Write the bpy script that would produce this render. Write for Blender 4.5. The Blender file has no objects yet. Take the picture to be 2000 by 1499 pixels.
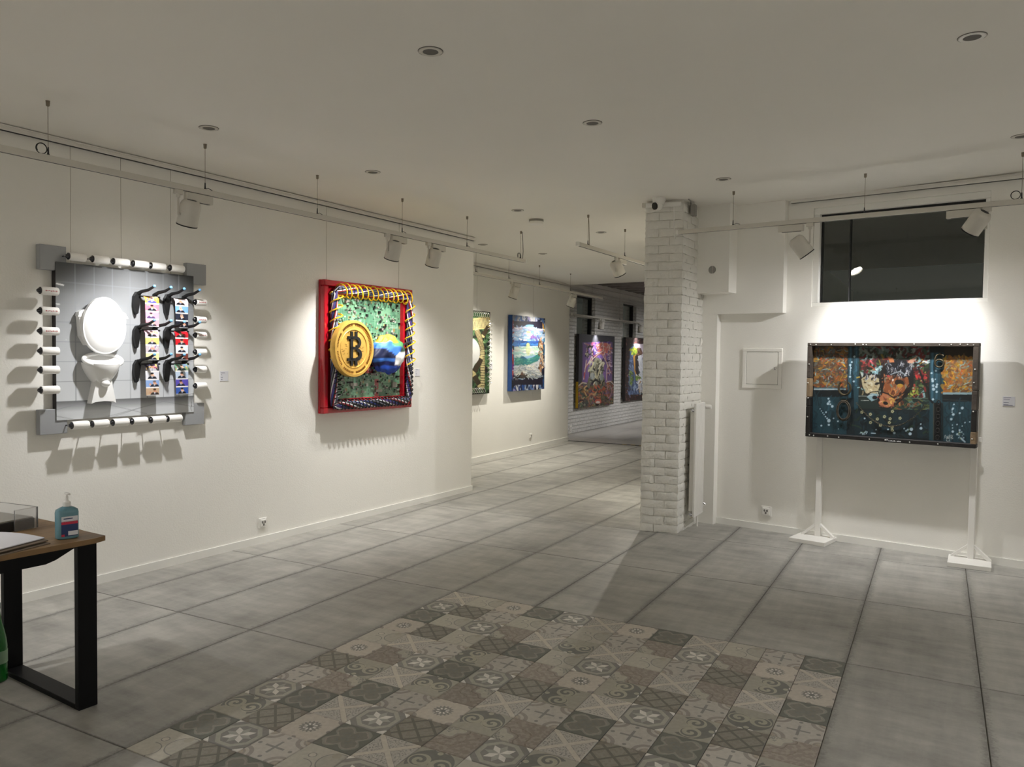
import bpy, math, random
import numpy as np
from mathutils import Matrix, Vector
random.seed(7)
rng = np.random.default_rng(11)
PI = math.pi
scene = bpy.context.scene
COL = scene.collection

# ------------------------------------------------------------------ camera
CAM = Vector((2.7763, -4.3554, 1.5697))
def cam_axes(yaw, pitch, roll):
    cy, sy, cp, sp = math.cos(yaw), math.sin(yaw), math.cos(pitch), math.sin(pitch)
    f = Vector((-sy * cp, cy * cp, sp)); r = Vector((cy, sy, 0)); u = r.cross(f)
    cr, sr = math.cos(roll), math.sin(roll)
    return r * cr + u * sr, u * cr - r * sr, f
cr_, cu_, cf_ = cam_axes(.4973, -.0357, .0127)
cd = bpy.data.cameras.new('camera'); cam = bpy.data.objects.new('camera', cd); COL.objects.link(cam)
cd.sensor_fit = 'HORIZONTAL'; cd.sensor_width = 36; cd.lens = 1532.5 * 36 / 2000; cd.clip_start = .05; cd.clip_end = 200
cam.matrix_world = Matrix(((cr_.x, cu_.x, -cf_.x, CAM.x), (cr_.y, cu_.y, -cf_.y, CAM.y), (cr_.z, cu_.z, -cf_.z, CAM.z), (0, 0, 0, 1)))
scene.camera = cam
# ------------------------------------------------------------------ world (night outside) and exposure
w = bpy.data.worlds.new('night'); scene.world = w; w.use_nodes = True
w.node_tree.nodes['Background'].inputs[0].default_value = (.9, 1.0, .85, 1)
w.node_tree.nodes['Background'].inputs[1].default_value = .022
vs = scene.view_settings
vs.view_transform = 'Standard'; vs.look = 'None'; vs.gamma = 1; vs.use_curve_mapping = False; vs.exposure = 0.22
scene.cycles.max_bounces = 10; scene.cycles.diffuse_bounces = 7
WHITE = (1.0, .98, .95); WARM = (1.0, .95, .84); COOL = (1.0, .992, .99)
KW = 1.3                                                      # overall lamp power

# ------------------------------------------------------------------ helpers
def lin(c):
    return tuple((x / 255 / 12.92 if x / 255 <= .04045 else ((x / 255 + .055) / 1.055) ** 2.4) for x in c[:3])
def lin4(c): return (*lin(c), 1)
class MB:
    def __init__(s): s.v = []; s.f = []; s.m = []
    def add(s, vs, fs, mi=0, M=None):
        o = len(s.v)
        s.v += [tuple(M @ Vector(p)) if M is not None else tuple(p) for p in vs]
        s.f += [tuple(i + o for i in f) for f in fs]; s.m += [mi] * len(fs); return s
    def box(s, x0, x1, y0, y1, z0, z1, mi=0, M=None):
        return s.add([(x0, y0, z0), (x1, y0, z0), (x1, y1, z0), (x0, y1, z0), (x0, y0, z1), (x1, y0, z1), (x1, y1, z1), (x0, y1, z1)],
                     [(0, 3, 2, 1), (4, 5, 6, 7), (0, 1, 5, 4), (1, 2, 6, 5), (2, 3, 7, 6), (3, 0, 4, 7)], mi, M)
    def cbox(s, x0, x1, y0, y1, z0, z1, b=.004, mi=0, M=None):   # chamfered box
        c = ((x0 + x1) / 2, (y0 + y1) / 2, (z0 + z1) / 2); h = ((x1 - x0) / 2, (y1 - y0) / 2, (z1 - z0) / 2)
        b = min(b, min(h) * .9); vs = []; idx = {}
        for sx in (-1, 1):
            for sy in (-1, 1):
                for sz in (-1, 1):
                    sg = (sx, sy, sz)
                    for ax in range(3):
                        p = [c[k] + sg[k] * (h[k] - (0 if k == ax else b)) for k in range(3)]
                        idx[(sg, ax)] = len(vs); vs.append(p)
        fs = []
        def q(*k): fs.append(tuple(idx[i] for i in k))
        for ax in range(3):
            a, d = (ax + 1) % 3, (ax + 2) % 3
            for sg in (-1, 1):
                def g(i, j):
                    t = [0, 0, 0]; t[ax] = sg; t[a] = i; t[d] = j; return (tuple(t), ax)
                L = [g(-1, -1), g(1, -1), g(1, 1), g(-1, 1)]
                q(*(L if sg > 0 else L[::-1]))
            for i in (-1, 1):
                for j in (-1, 1):
                    def e(t0, w_):
                        t = [0, 0, 0]; t[ax] = t0; t[a] = i; t[d] = j; return (tuple(t), w_)
                    L = [e(-1, a), e(1, a), e(1, d), e(-1, d)]
                    q(*(L if i * j < 0 else L[::-1]))
        for sx in (-1, 1):
            for sy in (-1, 1):
                for sz in (-1, 1):
                    L = [((sx, sy, sz), k) for k in range(3)]
                    q(*(L if sx * sy * sz > 0 else L[::-1]))
        return s.add(vs, fs, mi, M)
    def prism(s, poly, z0, z1, mi=0, M=None):                    # plan polygon (ccw) pushed along z
        n = len(poly); a = sum(poly[i][0] * poly[(i + 1) % n][1] - poly[(i + 1) % n][0] * poly[i][1] for i in range(n))
        if a < 0: poly = poly[::-1]
        vs = [(p[0], p[1], z0) for p in poly] + [(p[0], p[1], z1) for p in poly]
        fs = [tuple(range(n - 1, -1, -1)), tuple(range(n, 2 * n))] + [(i, (i + 1) % n, n + (i + 1) % n, n + i) for i in range(n)]
        return s.add(vs, fs, mi, M)
    def lathe(s, prof, n=24, mi=0, M=None, caps=True):                      # profile (r, z)
        vs = []; fs = []; m = len(prof)
        for r, z in prof:
            for k in range(n): vs.append((r * math.cos(2 * PI * k / n), r * math.sin(2 * PI * k / n), z))
        for i in range(m - 1):
            for k in range(n):
                fs.append((i * n + k, i * n + (k + 1) % n, (i + 1) * n + (k + 1) % n, (i + 1) * n + k))
        if caps and prof[0][0] > 1e-5: fs.append(tuple(range(n - 1, -1, -1)))
        if caps and prof[-1][0] > 1e-5: fs.append(tuple(range((m - 1) * n, m * n)))
        return s.add(vs, fs, mi, M)
    def tube(s, pts, r, n=8, closed=False, mi=0, M=None, r1=None):
        P = [Vector(p) for p in pts]; k = len(P); vs = []; fs = []; up = None
        for i, p in enumerate(P):
            if closed: t = P[(i + 1) % k] - P[i - 1]
            else: t = P[min(i + 1, k - 1)] - P[max(i - 1, 0)]
            if t.length < 1e-9: t = Vector((0, 0, 1))
            t.normalize()
            if up is None:
                up = Vector((0, 0, 1)) if abs(t.z) < .9 else Vector((1, 0, 0))
            up = up - t * up.dot(t)
            if up.length < 1e-6: up = Vector((1, 0, 0)) - t * t.x
            up.normalize(); sd = t.cross(up)
            rr = r if r1 is None else r + (r1 - r) * i / (k - 1)
            for j in range(n):
                a = 2 * PI * j / n; vs.append(p + up * (rr * math.cos(a)) + sd * (rr * math.sin(a)))
        for i in range(k if closed else k - 1):
            for j in range(n):
                i2 = (i + 1) % k
                fs.append((i * n + j, i * n + (j + 1) % n, i2 * n + (j + 1) % n, i2 * n + j))
        if not closed: fs += [tuple(range(n - 1, -1, -1)), tuple(range((k - 1) * n, k * n))]
        return s.add(vs, fs, mi, M)
    def ball(s, c, r, nu=16, nv=10, mi=0, M=None):
        rx, ry, rz = r if isinstance(r, (tuple, list)) else (r, r, r)
        vs = [(c[0], c[1], c[2] - rz)]; fs = []
        for i in range(1, nv):
            t = PI * i / nv - PI / 2
            for k in range(nu):
                a = 2 * PI * k / nu; vs.append((c[0] + rx * math.cos(t) * math.cos(a), c[1] + ry * math.cos(t) * math.sin(a), c[2] + rz * math.sin(t)))
        vs.append((c[0], c[1], c[2] + rz)); L = len(vs) - 1
        for k in range(nu):
            k2 = (k + 1) % nu
            fs.append((0, 1 + k2, 1 + k)); fs.append((L, L - nu + k, L - nu + k2))
            for i in range(nv - 2): fs.append((1 + i * nu + k, 1 + i * nu + k2, 1 + (i + 1) * nu + k2, 1 + (i + 1) * nu + k))
        return s.add(vs, fs, mi, M)
    def mesh(s, name, mats, smooth=False):
        me = bpy.data.meshes.new(name); me.from_pydata(s.v, [], s.f)
        if not isinstance(mats, (list, tuple)): mats = [mats]
        for m in mats: me.materials.append(m)
        if len(mats) > 1: me.polygons.foreach_set('material_index', s.m)
        if smooth:
            me.polygons.foreach_set('use_smooth', [True] * len(s.f))
            try: me.set_sharp_from_angle(angle=math.radians(40))
            except Exception: pass
        me.update(); return me
    def build(s, name, mats, parent=None, smooth=False, loc=(0, 0, 0), rotz=0):
        return link(name, s.mesh(name, mats, smooth), parent, loc, rotz)
def link(name, me, parent=None, loc=(0, 0, 0), rotz=0):
    o = bpy.data.objects.new(name, me); COL.objects.link(o); o.location = loc; o.rotation_euler = (0, 0, rotz)
    if parent is not None: o.parent = parent
    return o
def tag(o, label, cat, group=None):
    o['label'] = label; o['category'] = cat
    if group: o['group'] = group
    return o
def thing(name, label, cat, loc=(0, 0, 0), rotz=0, group=None):
    return tag(link(name, None, None, loc, rotz), label, cat, group)
def struct(o): o['kind'] = 'structure'; return o
def T(*p): return Matrix.Translation(p)
def RX(a): return Matrix.Rotation(a, 4, 'X')
def RY(a): return Matrix.Rotation(a, 4, 'Y')
def RZ(a): return Matrix.Rotation(a, 4, 'Z')
def along(d):                                                    # z axis turned to direction d
    return Vector(d).normalized().to_track_quat('Z', 'Y').to_matrix().to_4x4()

# ------------------------------------------------------------------ materials
class S:                                                         # sockets with arithmetic, for node patterns
    def __init__(s, nt, k): s.nt = nt; s.k = k
    def op(s, o, *a):
        n = s.nt.nodes.new('ShaderNodeMath'); n.operation = o
        for i, x in enumerate((s,) + a):
            if isinstance(x, S): s.nt.links.new(x.k, n.inputs[i])
            else: n.inputs[i].default_value = float(x)
        return S(s.nt, n.outputs[0])
    def __add__(s, o): return s.op('ADD', o)
    __radd__ = __add__
    def __mul__(s, o): return s.op('MULTIPLY', o)
    __rmul__ = __mul__
    def __sub__(s, o): return s.op('SUBTRACT', o)
    def __rsub__(s, o): return (s * -1) + o
    def __truediv__(s, o): return s.op('DIVIDE', o)
    def __abs__(s): return s.op('ABSOLUTE')
    def __lt__(s, o): return s.op('LESS_THAN', o)
    def __gt__(s, o): return s.op('GREATER_THAN', o)
    def min(s, o): return s.op('MINIMUM', o)
    def max(s, o): return s.op('MAXIMUM', o)
    def sin(s): return s.op('SINE')
    def cos(s): return s.op('COSINE')
    def sqrt(s): return s.op('SQRT')
    def fract(s): return s.op('FRACT')
    def at2(s, o): return s.op('ARCTAN2', o)
    def near(s, v, w_): return abs(s - v) < w_
def new_mat(name):
    m = bpy.data.materials.new(name); m.use_nodes = True
    return m, m.node_tree, m.node_tree.nodes['Principled BSDF']
def mat(name, col, rough=.6, metal=0.0, var=0.0, vscale=6.0, bump=0.0, bscale=60.0, spec=.5, emit=None, estr=0, coat=0.0, stretch=(1, 1, 1)):
    m, nt, b = new_mat(name); c = lin(col)
    b.inputs['Roughness'].default_value = rough; b.inputs['Metallic'].default_value = metal
    b.inputs['Base Color'].default_value = (*c, 1); b.inputs['Specular IOR Level'].default_value = spec
    b.inputs['Coat Weight'].default_value = coat
    if var or bump:
        tc = nt.nodes.new('ShaderNodeTexCoord'); mp = nt.nodes.new('ShaderNodeMapping'); mp.inputs['Scale'].default_value = stretch
        nt.links.new(tc.outputs['Object'], mp.inputs[0])
    if var:
        n = nt.nodes.new('ShaderNodeTexNoise'); n.inputs['Scale'].default_value = vscale; n.inputs['Detail'].default_value = 5
        r = nt.nodes.new('ShaderNodeValToRGB'); nt.links.new(mp.outputs[0], n.inputs['Vector']); nt.links.new(n.outputs['Fac'], r.inputs[0])
        r.color_ramp.elements[0].position = .3; r.color_ramp.elements[1].position = .7
        r.color_ramp.elements[0].color = (*[x * (1 - var) for x in c], 1); r.color_ramp.elements[1].color = (*[min(1, x * (1 + var)) for x in c], 1)
        nt.links.new(r.outputs[0], b.inputs['Base Color'])
    if bump:
        n2 = nt.nodes.new('ShaderNodeTexNoise'); n2.inputs['Scale'].default_value = bscale; n2.inputs['Detail'].default_value = 4
        bp = nt.nodes.new('ShaderNodeBump'); bp.inputs['Strength'].default_value = bump; bp.inputs['Distance'].default_value = .01
        nt.links.new(mp.outputs[0], n2.inputs['Vector']); nt.links.new(n2.outputs['Fac'], bp.inputs['Height']); nt.links.new(bp.outputs[0], b.inputs['Normal'])
    if emit:
        b.inputs['Emission Color'].default_value = lin4(emit); b.inputs['Emission Strength'].default_value = estr
    return m
M = {}
M['wall'] = mat('wall_paint', (240, 238, 232), .75, var=.015, vscale=1.5, bump=.12, bscale=90)
M['ceil'] = mat('ceiling_paint', (236, 233, 226), .85, var=.015, vscale=1.0)
M['trim'] = mat('trim_paint', (236, 235, 230), .5)
M['rail'] = mat('picture_rail_paint', (226, 223, 217), .5)
M['brickp'] = mat('painted_brick', (226, 224, 217), .7, var=.04, vscale=9, bump=.55, bscale=38)
M['mortar'] = mat('painted_mortar', (216, 213, 205), .8, bump=.4, bscale=50)
M['white'] = mat('white_enamel', (235, 233, 228), .4)
M['lampw'] = mat('lamp_enamel', (208, 204, 195), .45)
M['black'] = mat('black_plastic', (12, 12, 13), .45)
M['steel'] = mat('black_steel', (6, 6, 7), .5, spec=.2, bump=.05, bscale=200)
M['chrome'] = mat('chrome', (205, 205, 208), .18, 1.0)
M['dchrome'] = mat('dark_chrome', (80, 80, 84), .25, 1.0)
M['wire'] = mat('steel_wire', (136, 126, 110), .45, .3)
M['grout'] = mat('floor_grout', (92, 88, 80), .9)
M['porcelain'] = mat('porcelain', (246, 246, 245), .12, coat=.4)
M['paper'] = mat('tissue_paper', (246, 244, 240), .9, bump=.1, bscale=120)
M['greyp'] = mat('grey_plate_paint', (158, 160, 163), .5, var=.03, vscale=3)
M['red'] = mat('red_lacquer', (176, 16, 34), .25, var=.06, vscale=4, coat=.3)
M['gold'] = mat('coin_gold', (220, 176, 88), .38, .45, var=.12, vscale=10, bump=.15, bscale=35)
M['goldp'] = mat('coin_print_dark', (120, 76, 20), .45, .6)
M['goldl'] = mat('coin_print_light', (238, 198, 104), .35, .7)
M['yellow'] = mat('yellow_cable', (235, 190, 30), .4)
M['woodtop'] = mat('oak_desk_top', (124, 96, 62), .5, var=.28, vscale=5, bump=.1, bscale=40, stretch=(6, .8, 1))
M['beam'] = mat('grey_ceiling_timber', (150, 144, 142), .8, var=.25, vscale=4, stretch=(.6, 8, 1))
M['frame_dark'] = mat('dark_barn_wood', (62, 54, 46), .75, var=.35, vscale=7, bump=.4, bscale=40)
M['frame_black'] = mat('charred_barn_wood', (20, 17, 15), .6, var=.4, vscale=9, bump=.35, bscale=40)
M['frame_pale'] = mat('pale_barn_wood', (128, 108, 82), .75, var=.3, vscale=9, bump=.4, bscale=50)
M['iron'] = mat('worn_iron', (84, 76, 60), .4, .8, var=.3, vscale=20)
M['rope'] = mat('old_rope', (62, 56, 46), .9, var=.3, vscale=40)
M['card'] = mat('label_card', (222, 222, 228), .6)
M['ink'] = mat('label_ink', (96, 96, 120), .7)
M['socket'] = mat('socket_hole', (120, 118, 112), .6)
M['grey_metal'] = mat('grey_metal', (150, 147, 140), .45, .2)
M['green_glass'] = mat('green_bottle', (22, 92, 32), .15, coat=.3)
M['bluegel'] = mat('blue_sanitiser', (104, 146, 158), .2, var=.04, vscale=10)
M['blue_tip'] = mat('blue_cap', (110, 170, 220), .35)
M['blueside'] = mat('blue_canvas_edge', (30, 70, 130), .6, var=.15, vscale=8)
M['yelside'] = mat('yellow_canvas_edge', (186, 150, 30), .6, var=.2, vscale=10)
M['dkside'] = mat('dark_canvas_edge', (38, 34, 36), .6)
M['brownp'] = mat('brown_paper', (112, 98, 84), .85, var=.08, vscale=8)
M['tape_y'] = mat('yellow_tape', (196, 168, 60), .5)
M['silver'] = mat('silver_wire', (215, 213, 210), .3, .9)
M['vent'] = mat('vent_grey', (150, 148, 142), .7)
M['dlface'] = mat('downlight_grey', (96, 92, 86), .6)
M['chipgreen'] = mat('solder_green', (120, 164, 134), .4)
M['frosty'] = mat('white_print', (240, 240, 240), .6)
M['pinkred'] = mat('print_red', (196, 40, 70), .5)
M['navy'] = mat('print_navy', (34, 56, 104), .5)
M['redink'] = mat('faded_red_print', (190, 120, 120), .7)
def em(name, col, st):
    return mat(name, (255, 255, 255), .5, emit=col, estr=st)
M['lens'] = em('lit_lens', (255, 250, 238), 14)
m, nt, b = new_mat('window_glass')
b.inputs['Base Color'].default_value = (.93, .96, .94, 1); b.inputs['Roughness'].default_value = .0; b.inputs['Transmission Weight'].default_value = 1; b.inputs['IOR'].default_value = 1.5
M['glass'] = m
m, nt, b = new_mat('acrylic')
b.inputs['Base Color'].default_value = (.95, .95, .95, 1); b.inputs['Roughness'].default_value = .05; b.inputs['Transmission Weight'].default_value = .9; b.inputs['IOR'].default_value = 1.45
M['acrylic'] = m
# painted canvas: colours come from the paint laid on the mesh
m, nt, b = new_mat('oil_paint')
at = nt.nodes.new('ShaderNodeVertexColor'); at.layer_name = 'paint'; nt.links.new(at.outputs['Color'], b.inputs['Base Color']); b.inputs['Roughness'].default_value = .55
M['paint'] = m
m, nt, b = new_mat('gloss_print')
at = nt.nodes.new('ShaderNodeVertexColor'); at.layer_name = 'paint'; nt.links.new(at.outputs['Color'], b.inputs['Base Color']); b.inputs['Roughness'].default_value = .22
M['print'] = m
# concrete floor slab
m, nt, b = new_mat('concrete_slab'); L = nt.links.new
tc = nt.nodes.new('ShaderNodeTexCoord'); oi = nt.nodes.new('ShaderNodeObjectInfo')
ofs = nt.nodes.new('ShaderNodeVectorMath'); ofs.operation = 'MULTIPLY_ADD'
L(oi.outputs['Random'], ofs.inputs[0]); ofs.inputs[1].default_value = (37, 91, 13); L(tc.outputs['Object'], ofs.inputs[2])
def nz(scale, detail, st):
    mp = nt.nodes.new('ShaderNodeMapping'); mp.inputs['Scale'].default_value = st; L(ofs.outputs[0], mp.inputs[0])
    n = nt.nodes.new('ShaderNodeTexNoise'); n.inputs['Scale'].default_value = scale; n.inputs['Detail'].default_value = detail; n.inputs['Roughness'].default_value = .62
    L(mp.outputs[0], n.inputs['Vector']); return S(nt, n.outputs['Fac'])
n1, n2, n3 = nz(2.4, 6, (1, 1, 1)), nz(3.0, 8, (.9, 3.0, 1)), nz(60, 3, (1, 1, 1))
n4 = nz(5.5, 4, (2.6, .35, 1))
sp = nt.nodes.new('ShaderNodeSeparateXYZ'); L(tc.outputs['Object'], sp.inputs[0]); ox, oy = S(nt, sp.outputs[0]), S(nt, sp.outputs[1])
edge = (abs(ox) - (.300 - .034)) / .034 + (n3 - .5) * 2.6 + (n2 - .5) * 2.6    # stained casting edge along the long sides
edge = edge.min(1).max(0) * .42
edge2 = ((abs(oy) - (.600 - .010)) / .010 + (n3 - .5) * 2).min(1).max(0) * .45
val = (n1 - .5) * 1.0 + (n2 - .5) * 1.0 + (n4 - .5) * .45 + (n3 - .5) * .16 + 1.0 + (S(nt, oi.outputs['Random']) - .5) * .10
val = val * (1 - edge.max(edge2))
cmb = nt.nodes.new('ShaderNodeCombineColor')
for i, v in enumerate(lin((160, 158, 152))): L((val * v).k, cmb.inputs[i])
L(cmb.outputs[0], b.inputs['Base Color'])
L((n1 * .25 + .36).k, b.inputs['Roughness'])
bp = nt.nodes.new('ShaderNodeBump'); bp.inputs['Strength'].default_value = .15; bp.inputs['Distance'].default_value = .004; L(n2.k, bp.inputs['Height']); L(bp.outputs[0], b.inputs['Normal'])
M['slab'] = m
# far-room floor, too distant to tell slabs apart
m, nt, b = new_mat('far_floor_slabs'); L = nt.links.new
tc = nt.nodes.new('ShaderNodeTexCoord'); mp = nt.nodes.new('ShaderNodeMapping'); mp.inputs['Rotation'].default_value = (0, 0, PI / 2); L(tc.outputs['Object'], mp.inputs[0])
bt = nt.nodes.new('ShaderNodeTexBrick'); L(mp.outputs[0], bt.inputs['Vector']); bt.offset = 0
bt.inputs['Scale'].default_value = 1; bt.inputs['Brick Width'].default_value = 1.2; bt.inputs['Row Height'].default_value = .6; bt.inputs['Mortar Size'].default_value = .006
bt.inputs['Color1'].default_value = lin4((170, 165, 158)); bt.inputs['Color2'].default_value = lin4((158, 154, 148)); bt.inputs['Mortar'].default_value = lin4((96, 92, 88))
L(bt.outputs['Color'], b.inputs['Base Color']); b.inputs['Roughness'].default_value = .3
M['farfloor'] = m
# far brick wall, white painted
m, nt, b = new_mat('far_painted_brick'); L = nt.links.new
tc = nt.nodes.new('ShaderNodeTexCoord'); mp = nt.nodes.new('ShaderNodeMapping'); mp.inputs['Rotation'].default_value = (-PI / 2, 0, 0); L(tc.outputs['Object'], mp.inputs[0])
bt = nt.nodes.new('ShaderNodeTexBrick'); L(mp.outputs[0], bt.inputs['Vector'])
bt.inputs['Scale'].default_value = 1; bt.inputs['Brick Width'].default_value = .235; bt.inputs['Row Height'].default_value = .073; bt.inputs['Mortar Size'].default_value = .010; bt.inputs['Mortar Smooth'].default_value = .6
nzt = nt.nodes.new('ShaderNodeTexNoise'); nzt.inputs['Scale'].default_value = 24; L(tc.outputs['Object'], nzt.inputs['Vector'])
h = S(nt, bt.outputs['Fac']) * -1 + S(nt, nzt.outputs['Fac']) * .5
bp = nt.nodes.new('ShaderNodeBump'); bp.inputs['Strength'].default_value = 1; bp.inputs['Distance'].default_value = .05; L(h.k, bp.inputs['Height']); L(bp.outputs[0], b.inputs['Normal'])
b.inputs['Base Color'].default_value = lin4((216, 214, 210)); b.inputs['Roughness'].default_value = .7
M['farbrick'] = m

# patterned cement tiles: each pattern drawn by node arithmetic on the tile's own coordinates
def tile_mat(name, fn):
    m, nt, b = new_mat('tile_' + name); L = nt.links.new
    tc = nt.nodes.new('ShaderNodeTexCoord'); sp = nt.nodes.new('ShaderNodeSeparateXYZ'); L(tc.outputs['Object'], sp.inputs[0])
    x, y = S(nt, sp.outputs[0]) * 5.0, S(nt, sp.outputs[1]) * 5.0
    oi = nt.nodes.new('ShaderNodeObjectInfo'); rnd = S(nt, oi.outputs['Random'])
    n = nt.nodes.new('ShaderNodeTexNoise'); n.inputs['Scale'].default_value = 45; n.inputs['Detail'].default_value = 4; L(tc.outputs['Object'], n.inputs['Vector'])
    n_ = nt.nodes.new('ShaderNodeTexNoise'); n_.inputs['Scale'].default_value = 120; n_.inputs['Detail'].default_value = 2; L(tc.outputs['Object'], n_.inputs['Vector'])
    ns, nf = S(nt, n.outputs['Fac']), S(nt, n_.outputs['Fac'])
    layers = fn(x, y, ns, nf)
    cur = None
    for c, mask in layers:
        if mask is None:
            rgb = nt.nodes.new('ShaderNodeRGB'); rgb.outputs[0].default_value = lin4(c); cur = rgb.outputs[0]
        else:
            mx = nt.nodes.new('ShaderNodeMix'); mx.data_type = 'RGBA'; L(mask.k, mx.inputs[0]); L(cur, mx.inputs[6]); mx.inputs[7].default_value = lin4(c); cur = mx.outputs[2]
    sc_ = nt.nodes.new('ShaderNodeVectorMath'); sc_.operation = 'SCALE'; L(cur, sc_.inputs[0]); L(((ns - .5) * .4 + .95 + (rnd - .5) * .16).k, sc_.inputs['Scale'])
    L(sc_.outputs[0], b.inputs['Base Color']); b.inputs['Roughness'].default_value = .55
    return m
LT, MD, DK, VD, WH, BR = (186, 181, 173), (168, 166, 159), (138, 136, 131), (118, 118, 113), (224, 220, 213), (154, 147, 140)
def hyp(a, b_): return (a * a + b_ * b_).sqrt()
def p_star(x, y, ns, nf):
    o = abs(x).max(abs(y)).max((abs(x) + abs(y)) * .7071); r = hyp(x, y); a = y.at2(x)
    t1 = abs(((a + PI / 4) / (PI / 2)).fract() * (PI / 2) - PI / 4)
    diag = t1 > PI / 8; th = t1.min(PI / 4 - t1); l = r * th.cos(); w_ = r * th.sin()
    pet = w_ < (l * .41).min((.34 - l) * .50)
    dx, dy = .5 - abs(x), .5 - abs(y)
    return [(DK, None), ((172, 169, 158), (o > .36) * (o < .455)), (MD, pet * (1 - diag)), (WH, pet * diag), (WH, (dx + dy) < .17)]
def p_lace(x, y, ns, nf):
    d = abs(abs(x) - abs(y)); 
    return [(LT, None), (DK, (nf > .56) * (d > .1) * (abs(x).max(abs(y)) < .46)), ((202, 195, 182), d < .075), (BR, (d.near(.09, .012)) * (nf > .45))]
def p_swirl(x, y, ns, nf):
    x, y = x * .82, y * .82
    L_ = [((166, 162, 150), None), (VD, (hyp(x, y + .02) < .40) * (hyp(x, y - .42) > .38))]
    for sx in (-1, 1):
        cx = x * sx - .19; r = hyp(cx, y + .02); th = cx.at2(y + .02) / (2 * PI)
        L_ += [((172, 168, 152), r < .19), (VD, (r < .165) * ((th + r * 7.0).fract() < .45))]
    return L_ + [(WH, hyp(x.op('ABSOLUTE') - .09, y + .46) < .075), ((172, 168, 152), hyp(x, y + .34) < .05)]
def p_dark(x, y, ns, nf):
    a = y.at2(x); r = hyp(x, y) + (a * 4).cos() * .10 + (a * 8).cos() * .03 + (ns - .5) * .10
    return [((106, 107, 100), None), ((138, 137, 127), r < .43), ((122, 120, 112), r < .37), ((148, 141, 131), r.near(.36, .016)), (VD, r < .17), ((120, 116, 106), r.near(.09, .02))]
def p_cross(x, y, ns, nf):
    u, v = x + y, x - y
    su, sv = abs((u * 2.0 + .5).fract() - .5), abs((v * 2.0 + .5).fract() - .5)
    return [((146, 142, 131), None), ((134, 129, 119), (ns > .5)), ((108, 105, 97), su.min(sv) < .085), (VD, abs(x).max(abs(y)) > .485), ((120, 114, 105), (abs(u) > .75).max(abs(v) > .75))]
def p_arcs(x, y, ns, nf):
    dx, dy = .5 - abs(x), .5 - abs(y); dc = hyp(dx, dy); ax, ay = abs(x), abs(y)
    pl = ((ax < .24) * (ay < .030 * (1 + 0 * ax))).max((ay < .24) * (ax < .030))
    dia = (hyp(ax - .14, ay * 1.8) < .055).max(hyp(ay - .14, ax * 1.8) < .055)
    return [(LT, None), (BR, dc.near(.27, .045)), ((170, 160, 146), dc < .16), (BR, dc.near(.13, .018)), (DK, pl), (DK, dia), (DK, (hyp(ax - .40, ay) < .045).max(hyp(ay - .40, ax) < .045))]
def p_medal(x, y, ns, nf):
    r = hyp(x, y); a = y.at2(x); ax, ay = abs(x), abs(y)
    ed = (hyp(ax - .5, ay - .5) < .13).max(hyp(ax - .5, ay) < .055).max(hyp(ay - .5, ax) < .055)
    wed = ((a * 8).cos() > .1) * (r > .07) * (r < .15)
    spike = r < ((a * 16).cos() * .03 + .215)
    return [((194, 186, 175), None), (BR, ed), (DK, spike), ((150, 140, 126), r < .175), (DK, r < .165), (WH, wed), (VD, r < .05)]
def p_cloud(x, y, ns, nf):
    r1, r2 = hyp(x - .42, y - .1), hyp(x + .12, y + .30); r3 = hyp(x + .14, y - .14)
    ln = r1.near(.34, .013).max(r2.near(.26, .011) * (x > -.2)).max(r3.near(.08, .011))
    return [((184, 180, 168), None), ((172, 168, 157), r1 < .34), ((198, 192, 180), r3 < .08), (DK, ln * (ns > .3)), ((166, 160, 146), (hyp(x - .3, y - .34) < .10))]
def p_lobe(x, y, ns, nf):
    dx, dy = x + .5, y + .5; a = dy.at2(dx); r = hyp(dx, dy) + (a * 8).sin() * .045
    return [((146, 136, 127), None), ((156, 147, 138), (ns > .52)), ((178, 174, 162), r < .46), (BR, r.near(.46, .022)), ((120, 112, 102), r.near(.53, .012)), (DK, (r < .25) * (nf > .5)), ((128, 118, 106), (r.near(.8, .02)) * (ns > .5))]
TM = {k: tile_mat(n, f) for k, n, f in [('S', 'star', p_star), ('L', 'lace', p_lace), ('W', 'swirl', p_swirl), ('D', 'dark', p_dark), ('X', 'lattice', p_cross), ('A', 'arcs', p_arcs), ('M', 'medallion', p_medal), ('C', 'cloud', p_cloud), ('B', 'lobe', p_lobe)]}

# ------------------------------------------------------------------ the setting
def zc(x): return 2.946 + .0164 * x                              # the ceiling falls slightly to the left
L0 = Vector((-2.146, -1.108)); LA = math.atan2(4.472, .211); LD = Vector((math.cos(LA), math.sin(LA))); LN = Vector((LD.y, -LD.x))
S0 = Vector((1.017, 3.09)); SA = math.atan2(-.382, 2.293); SD = Vector((math.cos(SA), math.sin(SA))); SN = Vector((SD.y, -SD.x))
FA = math.atan2(3.554, -.09); F0 = Vector((-3.13, 5.294)); FD = Vector((math.cos(FA), math.sin(FA))); FN = Vector((FD.y, -FD.x))
BX = -3.72                                                        # plane of the far brick wall
def lw(s, d, z=0): p = L0 + LD * s + LN * d; return (p.x, p.y, z)
def rw(s, d, z=0): p = S0 + SD * s + SN * d; return (p.x, p.y, z)
def fw(y, d, z=0): t = (y - F0.y) / FD.y; p = F0 + FD * t + FN * d; return (p.x, p.y, z)
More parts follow.
